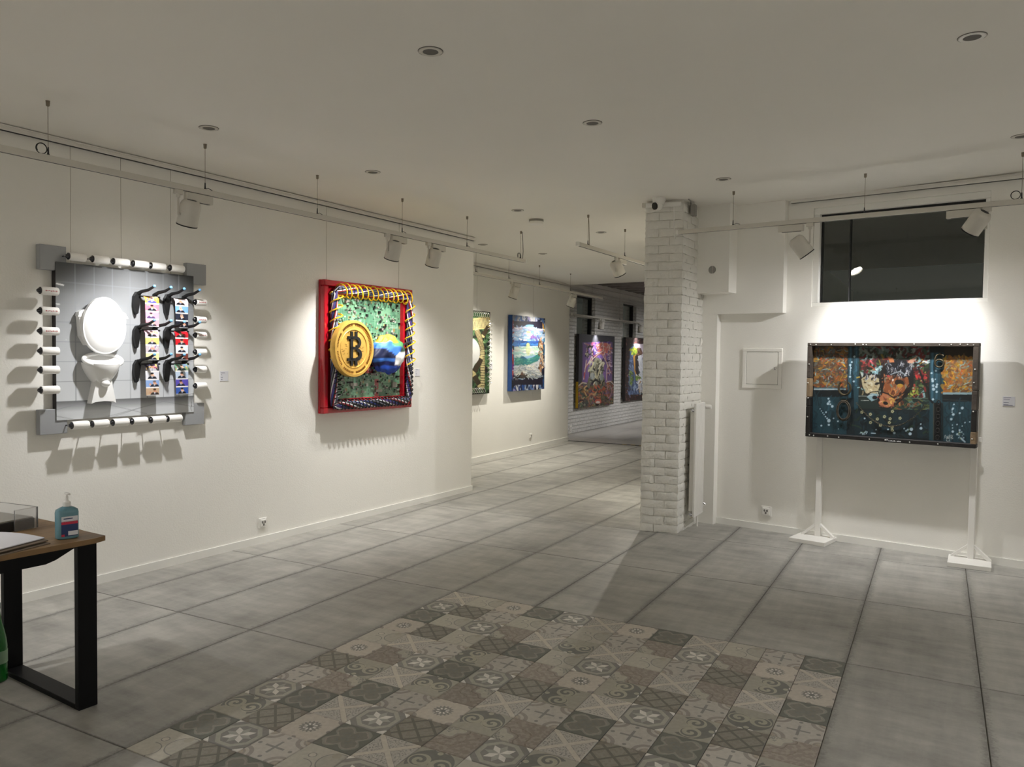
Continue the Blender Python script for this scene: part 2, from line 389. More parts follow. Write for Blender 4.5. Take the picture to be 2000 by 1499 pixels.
def wall_with_holes(x0, x1, z0, z1, y0, y1, holes):              # local frame, y0 front
    xs = sorted({x0, x1, *[h[0] for h in holes], *[h[1] for h in holes]}); zs = sorted({z0, z1, *[h[2] for h in holes], *[h[3] for h in holes]})
    mb = MB()
    for i in range(len(xs) - 1):
        for j in range(len(zs) - 1):
            cx, cz = (xs[i] + xs[i + 1]) / 2, (zs[j] + zs[j + 1]) / 2
            if not any(h[0] < cx < h[1] and h[2] < cz < h[3] for h in holes): mb.box(xs[i], xs[i + 1], y0, y1, zs[j], zs[j + 1])
    return mb
# floor
fl = struct(MB().box(-3.9, 6.7, -6.6, 8.88, -.2, -.005).build('floor', M['grout']))
def slab_mesh(lx, ly, m_):
    return MB().cbox(-lx / 2, lx / 2, -ly / 2, ly / 2, -.012, 0, .0025).mesh('floor_slab', m_)
sm = slab_mesh(.5965, 1.1965, M['slab']); sm_end = slab_mesh(.5965, .476, M['slab'])
for i in range(-6, 11):
    for j in range(-5, 8):
        x, y = .6 * i, 1.2 * j
        if 0 <= i <= 3 and -2 <= j <= -1: continue
        if x + .6 < -2.5 and y + 1.2 < 3.2: continue
        if x > .85 and y > 3.3: continue
        if y < -6.1: continue
        if j == 7: link('floor_slab', sm_end, fl, (x + .3, 8.4 + .24, 0))
        else: link('floor_slab', sm, fl, (x + .3, y + .6, 0))
ROWS = ["LCMDSLMDLCAD", "SXACACABSBML", "DCSBLWLCAXWM", "MXCXDCSBLBLD", "CLAWABMWXAWA", "MBSDSXWLSWXB", "XWLWBLADADAW", "ABDAMWBLXSDX", "SDLSXBSWDALM", "WXMDLWCALBSC", "DSACSLXDAWMB", "CXDLWAMSBXLA"]
tmesh = {k: slab_mesh(.1975, .1975, m_) for k, m_ in TM.items()}
for r, row in enumerate(ROWS):
    for c, k in enumerate(row):
        link('patterned_tile', tmesh[k], fl, (.2 * c + .1, -.2 * r - .1, 0), (PI / 2) * random.randrange(4) if k not in 'C' else 0)
struct(MB().box(-3.9, .75, 8.93, 17.1, -.2, 0).build('floor_far', M['farfloor']))
tr = struct(MB().cbox(-3.25, .62, 8.875, 8.935, -.03, .006, .003).build('trim_5', M['black']))
for k in range(7): MB().box(-2.15 + k * .16, -2.07 + k * .16, 8.873, 8.905, .0061, .0075).build('tape_stripe', M['tape_y'], tr)
# walls
struct(MB().prism([(-2.40, -6.6), (-1.935, 3.364), (-2.15, 3.364), (-2.62, -6.6)], 0, 3.1).build('wall_left', M['wall']))
struct(MB().prism([(-2.14, 3.2), (-2.14, 3.364), (-3.4, 3.364), (-3.4, 3.2)], 0, 3.1).build('wall_left_return', M['wall']))
a, b_ = fw(3.364, 0), fw(8.88, 0)
struct(MB().prism([a[:2], b_[:2], (BX - .2, 8.88), (BX - .2, 3.364)], 0, 3.1).build('wall_far_left', M['wall']))
WIN = (.775, 2.108, 2.03, 2.888)
struct(wall_with_holes(-.36, 5.75, 0, 3.15, 0, .25, [WIN]).build('wall_right', M['wall'], None, False, (S0.x, S0.y, 0), SA))
W1, W2 = (10.34, 11.31, 1.75, 2.82), (13.0, 13.91, 1.75, 2.82)
# brick wall local frame: x along +Y, y into the wall
struct(wall_with_holes(8.88, 17.1, 0, 3.3, 0, .3, [W1, W2]).build('wall_brick', M['farbrick'], None, False, (BX, 0, 0), PI / 2))
struct(MB().box(BX, .8, 17.0, 17.2, 0, 3.3).build('wall_far_end', M['wall']))
struct(MB().box(.6, .84, 3.08, 17.1, 0, 3.3).build('wall_far_right', M['wall']))
struct(MB().box(-2.7, 6.7, -6.7, -6.5, 0, 3.2).build('wall_back', M['wall']))
struct(MB().box(6.5, 6.7, -6.6, 2.4, 0, 3.2).build('wall_side', M['wall']))
# boxed-in ducts and pilaster beside the pillar (in the right wall's frame, y = -distance from the wall)
R_ = dict(loc=(S0.x, S0.y, 0), rotz=SA)
struct(MB().box(-.34, -.056, -.082, 0, 0, 1.985).build('wall_pilaster', M['wall'], **R_))
struct(MB().box(-.34, .556, -.088, 0, 1.98, 3.1).build('wall_bulkhead', M['wall'], **R_))
struct(MB().box(-.34, .124, -.265, -.088, 2.165, 3.1).build('wall_bulkhead_duct', M['wall'], **R_))
# ceilings
vs_ = []
for x, y in ((-3.95, -6.6), (6.7, -6.6), (6.7, 8.95), (-3.95, 8.95)): vs_.append((x, y, zc(x)))
mb = MB().add(vs_ + [(p[0], p[1], p[2] + .15) for p in vs_], [(0, 3, 2, 1), (4, 5, 6, 7), (0, 1, 5, 4), (1, 2, 6, 5), (2, 3, 7, 6), (3, 0, 4, 7)])
struct(mb.build('ceiling', M['ceil']))
sv = [(x, y, zc(x) - dz) for x, y, dz in ((-2.72, 6.02, .0), (.6, 6.2, .0), (.6, 8.86, .035), (-3.2, 8.86, .02))]
mb = MB().add(sv + [(p[0], p[1], zc(p[0]) + .01) for p in sv], [(0, 3, 2, 1), (4, 5, 6, 7), (0, 1, 5, 4), (1, 2, 6, 5), (2, 3, 7, 6), (3, 0, 4, 7)])
struct(mb.build('ceiling_soffit', M['ceil']))
fc = struct(MB().box(BX - .1, .8, 8.95, 17.1, 3.16, 3.3).build('ceiling_far', M['beam']))
bm = MB().cbox(BX, .6, -.055, .055, -.07, .0, .006).mesh('ceiling_beam', M['beam'])
for k in range(14): link('ceiling_beam', bm, fc, (0, 9.3 + .55 * k, 3.165))
struct(MB().box(BX - .1, .7, 8.80, 8.99, 2.905, 3.3).build('wall_header', M['ceil']))
# skirting and picture rails
def strip(name, fn, a0, a1, d0, d1, z0, z1, m_, mb=None):
    p = [fn(a0, d0)[:2], fn(a1, d0)[:2], fn(a1, d1)[:2], fn(a0, d1)[:2]]
    return struct(MB().prism(p, z0, z1).build(name, m_))
strip('baseboard_left', lw, -5.3, 4.49, -.002, .013, 0, .058, M['trim'])
strip('baseboard_right', rw, -.052, 5.6, -.002, .013, 0, .060, M['trim'])
strip('baseboard_far', fw, 3.37, 8.89, -.002, .014, 0, .075, M['trim'])
def cornice(name, fn, a0, a1, ztop, h=.036, d=.028):
    p = strip(name, fn, a0, a1, -.002, d, ztop - h, ztop, M['rail'])
    for z0, z1, dd in ((ztop - .010, ztop - .002, d + .006), (ztop - h, ztop - h + .006, d + .004)):
        MB().prism([fn(a0, 0)[:2], fn(a1, 0)[:2], fn(a1, dd)[:2], fn(a0, dd)[:2]], z0, z1).build('rail_bead', M['rail'], p)
cornice('trim_1', lw, -5.3, 4.47, 2.908)
cornice('trim_2', rw, .585, 5.6, 2.984, .036)
cornice('trim_3', fw, 3.37, 8.86, 2.893, .04)
t4 = struct(MB().box(BX - .02, BX + .05, 8.9, 17, 2.96, 3.02).build('trim_4', M['rail']))
MB().box(BX - .02, BX + .085, 8.9, 17, 3.03, 3.10).build('rail_bead', M['rail'], t4)

# pillar of white painted bricks
PA, PB, PC, PD = Vector((.448, 2.392)), Vector((.772, 2.452)), Vector((.800, 3.06)), Vector((.466, 3.06))
ins = .012
core = [(PA.x + ins, PA.y + ins), (PB.x - ins, PB.y + ins), (PC.x - ins, 3.07), (PD.x + ins, 3.07)]
pil = struct(MB().prism(core, 0, 2.97).build('wall_pillar', M['mortar']))
def brick_mesh(Lb, hb, seed):
    rr = random.Random(seed); nx = 5; nz_ = 2; vs, fs = [], []
    for k in range(nz_ + 1):
        for i in range(nx + 1):
            ex = i in (0, nx) or k in (0, nz_)
            vs.append((-Lb / 2 + Lb * i / nx + rr.uniform(-.003, .003), (.0005 if ex else -.0075) + rr.uniform(-.0055, .0045), -hb / 2 + hb * k / nz_ + rr.uniform(-.003, .003)))
    nb = len(vs); ring = [i for i in range(nx + 1)] + [(nx + 1) * k + nx for k in range(1, nz_ + 1)] + [(nx + 1) * nz_ + i for i in range(nx - 1, -1, -1)] + [(nx + 1) * k for k in range(nz_ - 1, 0, -1)]
    for i in ring: vs.append((vs[i][0] * .995, .02, vs[i][2]))
    for k in range(nz_):
        for i in range(nx): a_ = k * (nx + 1) + i; fs.append((a_, a_ + 1, a_ + nx + 2, a_ + nx + 1))
    n = len(ring)
    for t in range(n): fs.append((ring[t], nb + t, nb + (t + 1) % n, ring[(t + 1) % n]))
    mb = MB(); mb.add(vs, fs); return mb.mesh('brick', M['brickp'], True)
CH = .0732
blib = {}
def brick(Lb, v):
    k = (round(Lb, 3), v)
    if k not in blib: blib[k] = brick_mesh(Lb, CH - .004, hash(k) % 9999)
    return blib[k]
def course_row(A, B, lens, z, ang):
    d = (B - A); t = 0; tot = d.length
    for Lb in lens:
        Lb_ = min(Lb, tot - t)
        if Lb_ < .03: break
        p = A + d * ((t + Lb_ / 2) / tot)
        link('brick', brick(round(Lb_ - .004, 3), random.randrange(5)), pil, (p.x, p.y, z + CH / 2), ang)
        t += Lb_
for k in range(40):
    z = k * CH
    e = k % 2
    course_row(PA, PB, ([.215, .2] if e else [.12, .3]), z, math.atan2((PB - PA).y, (PB - PA).x))
    course_row(PB, PC, ([.11, .22, .22, .1] if e else [.22, .22, .22]), z, math.atan2((PC - PB).y, (PC - PB).x))
    course_row(PD, PA, ([.24, .24, .24] if e else [.12, .24, .24, .1]), z, math.atan2((PA - PD).y, (PA - PD).x))

# window in the right wall
win = struct(link('window_1', None, None, (S0.x, S0.y, 0), SA))
x0, x1, z0, z1 = WIN; fwid = .055
for nm, bx in (('window_sill', (x0, x1, z0, z0 + .035)), ('window_frame', (x0, x1, z1 - .055, z1)), ('window_frame', (x0, x0 + fwid, z0 + .035, z1 - .055)), ('window_frame', (x1 - .035, x1, z0 + .035, z1 - .055))):
    MB().cbox(bx[0], bx[1], .012, .10, bx[2], bx[3], .004).build(nm, M['trim'], win)
for bx in ((x0 + fwid, x1 - .035, z0 + .035, z0 + .045), (x0 + fwid, x1 - .035, z1 - .075, z1 - .055), (x0 + fwid, x0 + fwid + .012, z0 + .045, z1 - .075), (x1 - .043, x1 - .035, z0 + .045, z1 - .075), (1.066, 1.076, z0 + .045, z1 - .075)):
    MB().box(bx[0], bx[1], .055, .095, bx[2], bx[3]).build('gasket', M['black'], win)
MB().cbox(x0 + fwid + .01, x1 - .045, .046, .052, z1 - .098, z1 - .088, .002).build('blind_rail', M['grey_metal'], win)
for a_, c_ in ((x0 + fwid + .012, 1.066), (1.076, x1 - .043)):
    MB().box(a_, c_, .072, .078, z0 + .045, z1 - .075).build('window_pane', M['glass'], win)
# windows in the far brick wall
for n, (a_, c_, zb, zt) in ((2, W1), (3, W2)):
    o = struct(link('window_%d' % n, None, None, (BX, 0, 0), PI / 2))
    for bx in ((a_, c_, zb, zb + .04), (a_, c_, zt - .03, zt), (a_, a_ + .05, zb + .04, zt - .03), (c_ - .05, c_, zb + .04, zt - .03)): MB().box(bx[0], bx[1], .08, .16, bx[2], bx[3]).build('window_frame', M['black'], o)
    MB().box(a_ + .05, c_ - .05, .03, .14, 2.375, 2.40).build('transom', M['trim'], o)
    MB().box(a_ + .05, c_ - .05, .12, .126, zb + .04, 2.375).build('window_pane', M['glass'], o)
    MB().box(a_ + .05, c_ - .05, .12, .126, 2.40, zt - .03).build('window_pane', M['glass'], o)

# ------------------------------------------------------------------ lighting tracks and spotlights
def track(name, label, A, B, z, cables, ncoil=(), ztop=None):
    A, B = Vector(A), Vector(B); ang = math.atan2((B - A).y, (B - A).x); Ln = (B - A).length
    t = thing(name, label, 'light track', (A.x, A.y, z), ang)
    mb = MB().cbox(0, Ln, -.016, .016, 0, .036, .002)
    mb.build('rail', M['lampw'], t); MB().box(.03, Ln - .03, -.008, .008, -.0002, .002).build('contact_slot', M['black'], t)
    for cx in (0, Ln): MB().cbox(cx - .012, cx + .012, -.0175, .0175, -.002, .038, .003).build('end_cap', M['white'], t)
    for k, c in enumerate(cables):
        wx = A.x + (B - A).normalized().x * c; top = zc(wx) - z
        if ztop: top = ztop - z
        w_ = MB().tube([(c, 0, .036), (c, 0, top)], .0016, 6).build('suspension_wire', M['wire'], t)
        MB().lathe([(.005, 0), (.0095, .004), (.0105, .028), (.012, .03)], 12, 0, T(c, 0, top - .03)).build('ceiling_cup', M['wire'], w_)
        MB().lathe([(.010, 0), (.005, .010), (.0038, .040), (.0025, .045)], 10, 0, T(c, 0, .036)).build('wire_gripper', M['dchrome'], w_)
        if k in ncoil:
            pts = [(c - .035 + .028 * math.cos(a_) + .002 * i, .004 * math.sin(a_ * .5), .036 + .03 + .028 * math.sin(a_)) for i, a_ in enumerate(np.linspace(-PI / 2, 3.2 * PI, 40) * 1.0) for i in (0,)]
            MB().tube(pts, .0026, 5).build('coiled_cable', M['black'], w_)
        else:
            MB().tube([(c, 0, .042), (c + .03, .006, .050), (c + .06, .004, .040)], .0025, 5).build('wire_tail', M['dchrome'], w_)
    return t
trk1 = track('lighting_track', 'long white lighting track hung along the left wall above the toilet artwork', (-1.745, -6.3), (-1.258, 3.34), 2.592, [.5, 1.5, 2.5, 3.52, 4.53, 5.53, 6.53, 7.54, 8.53, 9.56], (4, 9))
MB().tube([(9.60, 0, .04), (9.612, 0, .12), (9.60, 0, .22), (9.585, 0, .328)], .003, 6).build('feed_cable', M['black'], trk1)
trkR = track('lighting_track', 'white lighting track hung across the dark window of the right wall', (.735, 2.413), (6.2, 1.625), 2.648, [.50, 1.53, 2.535, 3.55, 4.55], (2,))
trkM = track('lighting_track', 'short white lighting track beside the brick pillar, seen from its end', (-.252, 2.49), (-.16, 6.35), 2.615, [.23, 1.187, 2.2, 3.2], ())
MB().tube([(.23, .0, .327), (.245, 0, .25), (.26, 0, .12), (.265, 0, .04)], .0035, 6).build('feed_cable', M['wire'], trkM)
trkF = track('lighting_track', 'white lighting track above the blue seascape on the far left wall', (-2.40, 3.6), (-2.47, 8.58), 2.583, [.6, 1.49, 2.45, 3.6], ())
trkB = track('lighting_track', 'far lighting track in front of the white brick wall', (-3.50, 9.6), (-3.50, 16.2), 2.365, [1.0, 2.6, 4.4], (), 3.165)

def spotlight(label, P, track_ang, aim, power, col, group='track spotlights', stem=.105, flip=1, size=110, blend=.95, lens='lens', k=1.0, side=1):
    """P: point under the track; the head hangs on an arm beside the gear box and points at aim."""
    P = Vector(P); aim = Vector(aim)
    t = thing('track_spotlight', label, 'spotlight', P, track_ang, group)
    Ri = RZ(-track_ang)
    MB().cbox(-.075 * flip - .10, -.075 * flip + .10, -.018, .018, -.058, -.004, .004).build('gear_box', M['lampw'], t)
    ax = .075 * flip
    ad = MB().cbox(ax - .028, ax + .028, -.015, .015, -.030, 0, .003); ad.lathe([(.013, -.048), (.013, -.028)], 14, 0, T(ax, 0, 0)); ad.build('adapter', M['lampw'], t)
    MB().box(-.075 * flip - .07, -.075 * flip + .08, -.012, .012, -.0592, -.0575).build('gear_slot', M['black'], t)
    H = Vector((ax, 0, -.045 - stem))
    d = (aim - (P + RZ(track_ang) @ H)); d.normalize(); dl = Ri @ d; dl.normalize()
    sdv = Vector((flip * 1.0, 0, 0)); sdv = (sdv - dl * sdv.dot(dl)).normalized()
    R0 = .064
    Hc = H - sdv * (R0 + .012) * 1.0
    MB().tube([(ax, 0, -.045), (ax, 0, -.06), tuple(H)], .0065, 8).build('arm', M['lampw'], t)
    M_ = T(*(Hc - dl * .05)) @ along(dl)
    hd = MB().lathe([(.030, -.046), (.036, -.048), (.046, -.044), (.058, -.030), (.0635, -.012), (R0, .0), (R0, .118), (.0625, .120), (.0595, .118), (.058, .106), (.053, .104)], 32, 0, M_)
    hd.tube([tuple(H), tuple(H - sdv * .02)], .010, 10)
    hdo = hd.build('head', M['lampw'], t, True)
    MB().lathe([(.029, -.044), (.029, -.0475), (.0, -.0475)], 24, 0, M_).build('vent_hole', M['black'], hdo)
    MB().lathe([(.0652, .113), (.0652, .1205), (.0605, .1212), (.0600, .113)], 32, 0, M_, False).build('rim', M['black'], hdo)
    MB().lathe([(.0, .108), (.0565, .108)], 32, 0, M_).build('lens', M[lens], hdo, False)
    ld = bpy.data.lights.new('spot_beam', 'SPOT'); lo = bpy.data.objects.new('spot_beam', ld); COL.objects.link(lo); lo.parent = t
    ld.energy = power * KW; ld.color = col; ld.spot_size = math.radians(size); ld.spot_blend = blend; ld.shadow_soft_size = .028 * k
    lo.matrix_local = T(*(Hc + dl * .075)) @ along(-dl)
    return t
T1A = math.atan2(9.64, .487); TRA = math.atan2(-.788, 5.465); TMA = math.atan2(3.86, .092); TFA = math.atan2(4.98, -.07)
def t1(y): return (-1.518 + (y + 1.778) * .0505, y, 2.592)
def tr_(x): return (x, 2.413 - (x - .735) * .1442, 2.6475)
def tm(y): return (-.252 + (y - 2.49) * .0238, y, 2.615)
def tf(y): return (-2.40 - (y - 3.6) * .0141, y, 2.583)
SP = 1.0
spotlight('white spotlight aimed at the toilet artwork, nearest on the left track', t1(-.90), T1A, lw(.22, 0, .70), 60, COOL, flip=-1)
spotlight('left one of the two white spotlights above the coin artwork', t1(1.11), T1A, lw(2.35, 0, .80), 58, WHITE, flip=-1)
spotlight('right one of the two white spotlights above the coin artwork', t1(1.68), T1A, lw(3.0, 0, .75), 44, WHITE, flip=-1)
spotlight('white spotlight on the right track, left of the dark window', tr_(1.78), TRA, rw(2.05, 0, .85), 50, COOL, flip=1)
spotlight('white spotlight on the right track, in front of the dark window', tr_(2.97), TRA, rw(.80, 0, .65), 70, COOL, flip=1)
spotlight('white spotlight on the short track left of the brick pillar', tm(3.52), TMA, (.45, 4.6, .2), 75, WARM, flip=-1)
spotlight('white spotlight hidden behind the brick pillar on the short track', tm(5.3), TMA, (.25, 1.9, 0), 66, WARM, flip=-1)
spotlight('white spotlight above the green film strip artwork', tf(5.25), TFA, fw(5.15, 0, .5), 85, WARM, flip=-1, size=130)
spotlight('white spotlight above the blue seascape', tf(7.25), TFA, fw(7.0, 0, .5), 100, WARM, flip=-1, size=130)
spotlight('bright far spotlight in front of the first brick wall window', (-3.50, 11.12, 2.366), PI / 2, (BX + .06, 11.0, .7), 45, COOL, flip=-1, size=90)
spotlight('far spotlight shining on the waterfall painting', (-3.50, 13.6, 2.366), PI / 2, (BX + .1, 13.7, .5), 45, COOL, flip=-1)
spotlight('added out-of-view fill spotlight near the entrance end of the left track', t1(-3.4), T1A, lw(-2.2, .9, 0), 60, COOL, flip=-1)  # added out of view, spills light onto the near floor
spotlight('added out-of-view fill spotlight at the far right end of the right track', tr_(4.6), TRA, rw(3.9, 0, 1.0), 40, COOL, flip=1)  # added outside the frame as fill light
track('lighting_track', 'added unseen track for fill spotlights along the right side of the far brick room', (-.1, 9.6), (-.1, 16.2), 2.5, [1.0, 2.6, 4.4], (), 3.165)  # unseen track, added to carry the far room's fill lamps
for k, y_ in enumerate((10.6, 13.4, 15.8)):
    spotlight('%s added fill spotlight on the right side track of the far brick room' % ('first', 'second', 'third')[k], (-.1, y_, 2.5), PI / 2, (BX, y_ + .6, .6), 120, COOL, flip=-1, size=70)  # unseen lamps added to brighten the far room
# tracks and spotlights added behind the camera, so their bounce fills the room
track('lighting_track', 'added unseen track for fill spotlights along the back wall of the entrance end', (-1.4, -5.6), (6.0, -5.6), 2.60, [.5, 2.3, 4.1, 5.9], ())
for k, (x_, p_) in enumerate(((-.6, 78), (1.2, 78), (3.0, 78), (4.8, 78))):
    spotlight('%s added fill spotlight on the back wall track' % ('first', 'second', 'third', 'fourth')[k], (x_, -5.6, 2.60), 0, (x_, -6.2, .6), p_, COOL, size=120)
track('lighting_track', 'added unseen track for fill spotlights along the right end wall of the entrance end', (5.7, -4.6), (5.7, 1.2), 2.60, [.5, 2.3, 4.1, 5.4], ())
for k, y_ in enumerate((-3.4, -1.4)):
    spotlight('%s added fill spotlight on the right end wall track' % ('nearer', 'farther')[k], (5.7, y_, 2.60), PI / 2, (4.6, y_, 0), 95, COOL, size=125)  # added out of view to lift the near floor

# ------------------------------------------------------------------ painting tools
class Canvas:
    """Paint laid out in the artist's sketch coordinates: quad = sketch corners TL, TR, BR, BL of the picture."""
    def __init__(s, w_, h_, quad, base=(128, 128, 128), ss=2):
        s.ss = ss; s.W, s.H = w_ * ss, h_ * ss; s.w, s.h = w_, h_
        s.a = np.empty((s.H, s.W, 3)); s.a[:] = base
        A = []; bb = []
        for (x, y), (u, v) in zip(quad, ((0, 0), (1, 0), (1, 1), (0, 1))):
            A.append([x, y, 1, 0, 0, 0, -u * x, -u * y]); bb.append(u); A.append([0, 0, 0, x, y, 1, -v * x, -v * y]); bb.append(v)
        s.Hm = np.append(np.linalg.solve(np.array(A, float), np.array(bb, float)), 1).reshape(3, 3)
        s.sc = s.W / (abs(quad[1][0] - quad[0][0]) + 1e-9)
    def m(s, pts):
        p = np.array(pts, float).reshape(-1, 2); q = np.c_[p, np.ones(len(p))] @ s.Hm.T; q = q[:, :2] / q[:, 2:]
        return q * (s.W, s.H)
    def _win(s, lo, hi):
        x0, y0 = max(0, int(lo[0]) - 1), max(0, int(lo[1]) - 1); x1, y1 = min(s.W, int(hi[0]) + 2), min(s.H, int(hi[1]) + 2)
        if x1 <= x0 or y1 <= y0: return None
        yy, xx = np.mgrid[y0:y1, x0:x1]; return x0, y0, x1, y1, xx + .5, yy + .5
    def _put(s, w_, mask, c, al):
        x0, y0, x1, y1 = w_[:4]; r = s.a[y0:y1, x0:x1]; c = np.array(c, float); mk = (mask * al)[..., None]
        r[:] = r * (1 - mk) + c * mk
    def poly(s, pts, c, al=1.0):
        q = s.m(pts); w_ = s._win(q.min(0), q.max(0))
        if w_ is None: return
        xx, yy = w_[4:]; ins = np.zeros(xx.shape, bool); n = len(q)
        for i in range(n):
            (xa, ya), (xb, yb) = q[i], q[(i + 1) % n]
            if ya == yb: continue
            cnd = (ya > yy) != (yb > yy); ins ^= cnd & (xx < (xb - xa) * (yy - ya) / (yb - ya) + xa)
        s._put(w_, ins.astype(float), c, al)
    def rect(s, x0, y0, x1, y1, c, al=1.0): s.poly([(x0, y0), (x1, y0), (x1, y1), (x0, y1)], c, al)
    def ell(s, cx, cy, rx, ry, c, al=1.0, rot=0, n=28):
        t = np.linspace(0, 2 * PI, n, endpoint=False); x, y = rx * np.cos(t), ry * np.sin(t); cr, sr = math.cos(rot), math.sin(rot)
        s.poly(np.c_[cx + x * cr - y * sr, cy + x * sr + y * cr], c, al)
    def line(s, pts, wd, c, al=1.0):
        q = s.m(pts); r = max(.6, wd * s.sc / 2)
        for (p0, p1) in zip(q[:-1], q[1:]):
            w_ = s._win(np.minimum(p0, p1) - r, np.maximum(p0, p1) + r)
            if w_ is None: continue
            xx, yy = w_[4:]; d = p1 - p0; L2 = d @ d + 1e-9
            t = np.clip(((xx - p0[0]) * d[0] + (yy - p0[1]) * d[1]) / L2, 0, 1)
            D = np.hypot(xx - p0[0] - t * d[0], yy - p0[1] - t * d[1]); s._put(w_, (D < r).astype(float), c, al)
    def curve(s, pts, wd, c, al=1.0, n=24):                       # smooth curve through points
        P = np.array(pts, float); k = len(P); P = np.vstack([2 * P[0] - P[1], P, 2 * P[-1] - P[-2]]); out = []
        for i in range(1, k):
            for t in np.linspace(0, 1, max(3, n // k), endpoint=(i == k - 1)):
                p0, p1, p2, p3 = P[i - 1:i + 3]
                out.append(.5 * (2 * p1 + (p2 - p0) * t + (2 * p0 - 5 * p1 + 4 * p2 - p3) * t * t + (3 * p1 - p0 - 3 * p2 + p3) * t ** 3))
        s.line(out, wd, c, al)
    def dabs(s, n, box, pal, ln, wd, ang=None, jit=.6, al=.9):
        for _ in range(n):
            x, y = rng.uniform(box[0], box[2]), rng.uniform(box[1], box[3]); a = (ang if ang is not None else rng.uniform(0, PI)) + rng.normal() * jit
            l = ln * rng.uniform(.4, 1.3); cv = rng.normal() * .8; pts = []
            for t in (-.5, -.17, .17, .5): pts.append((x + math.cos(a + cv * t) * l * t, y + math.sin(a + cv * t) * l * t))
            c = np.array(pal[rng.integers(len(pal))], float) * rng.uniform(.8, 1.15); s.line(pts, wd * rng.uniform(.5, 1.4), np.clip(c, 0, 255), al)
    def speck(s, pts, c, r):
        for x, y, k in pts: s.ell(x, y, r * k, r * k, c)
    def fade(s, f):                                              # f(u, v) multiplies the paint
        v, u = np.mgrid[0:s.H, 0:s.W]; s.a *= f((u + .5) / s.W, (v + .5) / s.H)[..., None]
    def noise(s, amt, scale=8):
        g = rng.normal(size=(s.H // scale + 2, s.W // scale + 2)); yy, xx = np.mgrid[0:s.H, 0:s.W] / scale
        i, j = yy.astype(int), xx.astype(int); fy, fx = yy - i, xx - j
        v = g[i, j] * (1 - fy) * (1 - fx) + g[i + 1, j] * fy * (1 - fx) + g[i, j + 1] * (1 - fy) * fx + g[i + 1, j + 1] * fy * fx
        s.a *= (1 + amt * v)[..., None]
    def mesh(s, name, wm, hm, m_, relief=0.0, bend=None, ox=0.0, oz=0.0):
        """A canvas surface wm x hm metres in x-z, facing -y, from x=-wm/2, z=0."""
        k = s.ss; im = np.clip(s.a.reshape(s.h, k, s.w, k, 3).mean((1, 3)) / 255, 0, 1)
        ln = np.where(im <= .04045, im / 12.92, ((im + .055) / 1.055) ** 2.4)
        W_, H_ = s.w, s.h; xs = np.linspace(-wm / 2, wm / 2, W_) + ox; zs = np.linspace(hm, 0, H_) + oz
        X, Z = np.meshgrid(xs, zs); Y = np.zeros_like(X)
        if relief: Y -= relief * im.mean(2)
        if bend is not None: X, Y, Z = bend(X, Y, Z)
        co = np.stack([X, Y, Z], -1).reshape(-1, 3)
        idx = np.arange(W_ * H_).reshape(H_, W_)
        f = np.stack([idx[1:, :-1], idx[1:, 1:], idx[:-1, 1:], idx[:-1, :-1]], -1).reshape(-1, 4)
        me = bpy.data.meshes.new(name); me.vertices.add(len(co)); me.vertices.foreach_set('co', co.ravel())
        me.loops.add(f.size); me.loops.foreach_set('vertex_index', f.ravel().astype(np.int32))
        me.polygons.add(len(f)); me.polygons.foreach_set('loop_start', np.arange(0, f.size, 4, dtype=np.int32))
        me.update(calc_edges=True)
        ca = me.color_attributes.new('paint', 'FLOAT_COLOR', 'POINT'); ca.data.foreach_set('color', np.c_[ln.reshape(-1, 3), np.ones(len(co))].ravel().astype(np.float32))
        me.materials.append(m_); me.polygons.foreach_set('use_smooth', [True] * len(f)); return me
def wire(parent, pts, r=.0012, name='hanging_wire'): return MB().tube(pts, r, 5).build(name, M['wire'], parent)

# ------------------------------------------------------------------ 1. artwork with the toilet (left wall)
ax0, az0 = .225, 1.125
o = lw(ax0, 0, az0)
art = thing('toilet_artwork', 'square grey tiled artwork with a white toilet and paper rolls around its border', 'artwork', o, LA)
cv = Canvas(230, 230, [(0, 0), (100, 0), (100, 100), (0, 100)], (176, 179, 183))
v_, u_ = np.mgrid[0:cv.H, 0:cv.W]; v_ = (v_ + .5) / cv.H; u_ = (u_ + .5) / cv.W
tone = 132 + 78 * np.clip((v_ - .12) / .75, 0, 1) - 46 * np.clip((.20 - v_) / .2, 0, 1) * np.clip(np.abs(u_ - .5) * 2.2, 0, 1) - 20 * np.clip(u_ - .8, 0, 1) / .2 * (1 - v_)
cv.a = np.stack([tone * .985, tone, tone * 1.015], -1)
for x in np.linspace(0, 100, 9)[1:-1]: cv.line([(x, 0), (x, 88)], .45, (140, 144, 148), .8)
for y in np.linspace(0, 88, 8)[1:]: cv.line([(0, y), (100, y)], .45, (142, 146, 150), .8)
fl_ = np.clip(1 - (v_ - .878) / .07, 0, 1); msk = (v_ > .878)[..., None]; ft = (205 - 95 * fl_)[..., None] * np.array([.985, 1, 1.015]); cv.a = np.where(msk, ft, cv.a)
for a_, b_ in (((0, 93), (24, 88)), ((22, 88), (62, 99)), ((30, 100), (100, 86)), ((60, 88), (100, 96)), ((0, 97), (12, 100)), ((60, 94), (36, 100))): cv.line([a_, b_], .4, (140, 142, 146), .7)
cv.line([(1, 14), (5, 14.6)], 1.1, (240, 240, 240)); cv.line([(0, 26.6), (2.5, 26.8)], .8, (225, 225, 225)); cv.line([(97.5, 90), (98, 96)], .5, (120, 120, 122)); cv.line([(97, 96), (98, 99)], .4, (130, 130, 130))
pn = MB().box(-.498, .498, -.058, -.012, .0, .995).build('backing_panel', M['dkside'], art)
link('tiled_panel', cv.mesh('tiled_panel', 1.0, 1.0, M['print']), art, (0, -.0585, -.002))
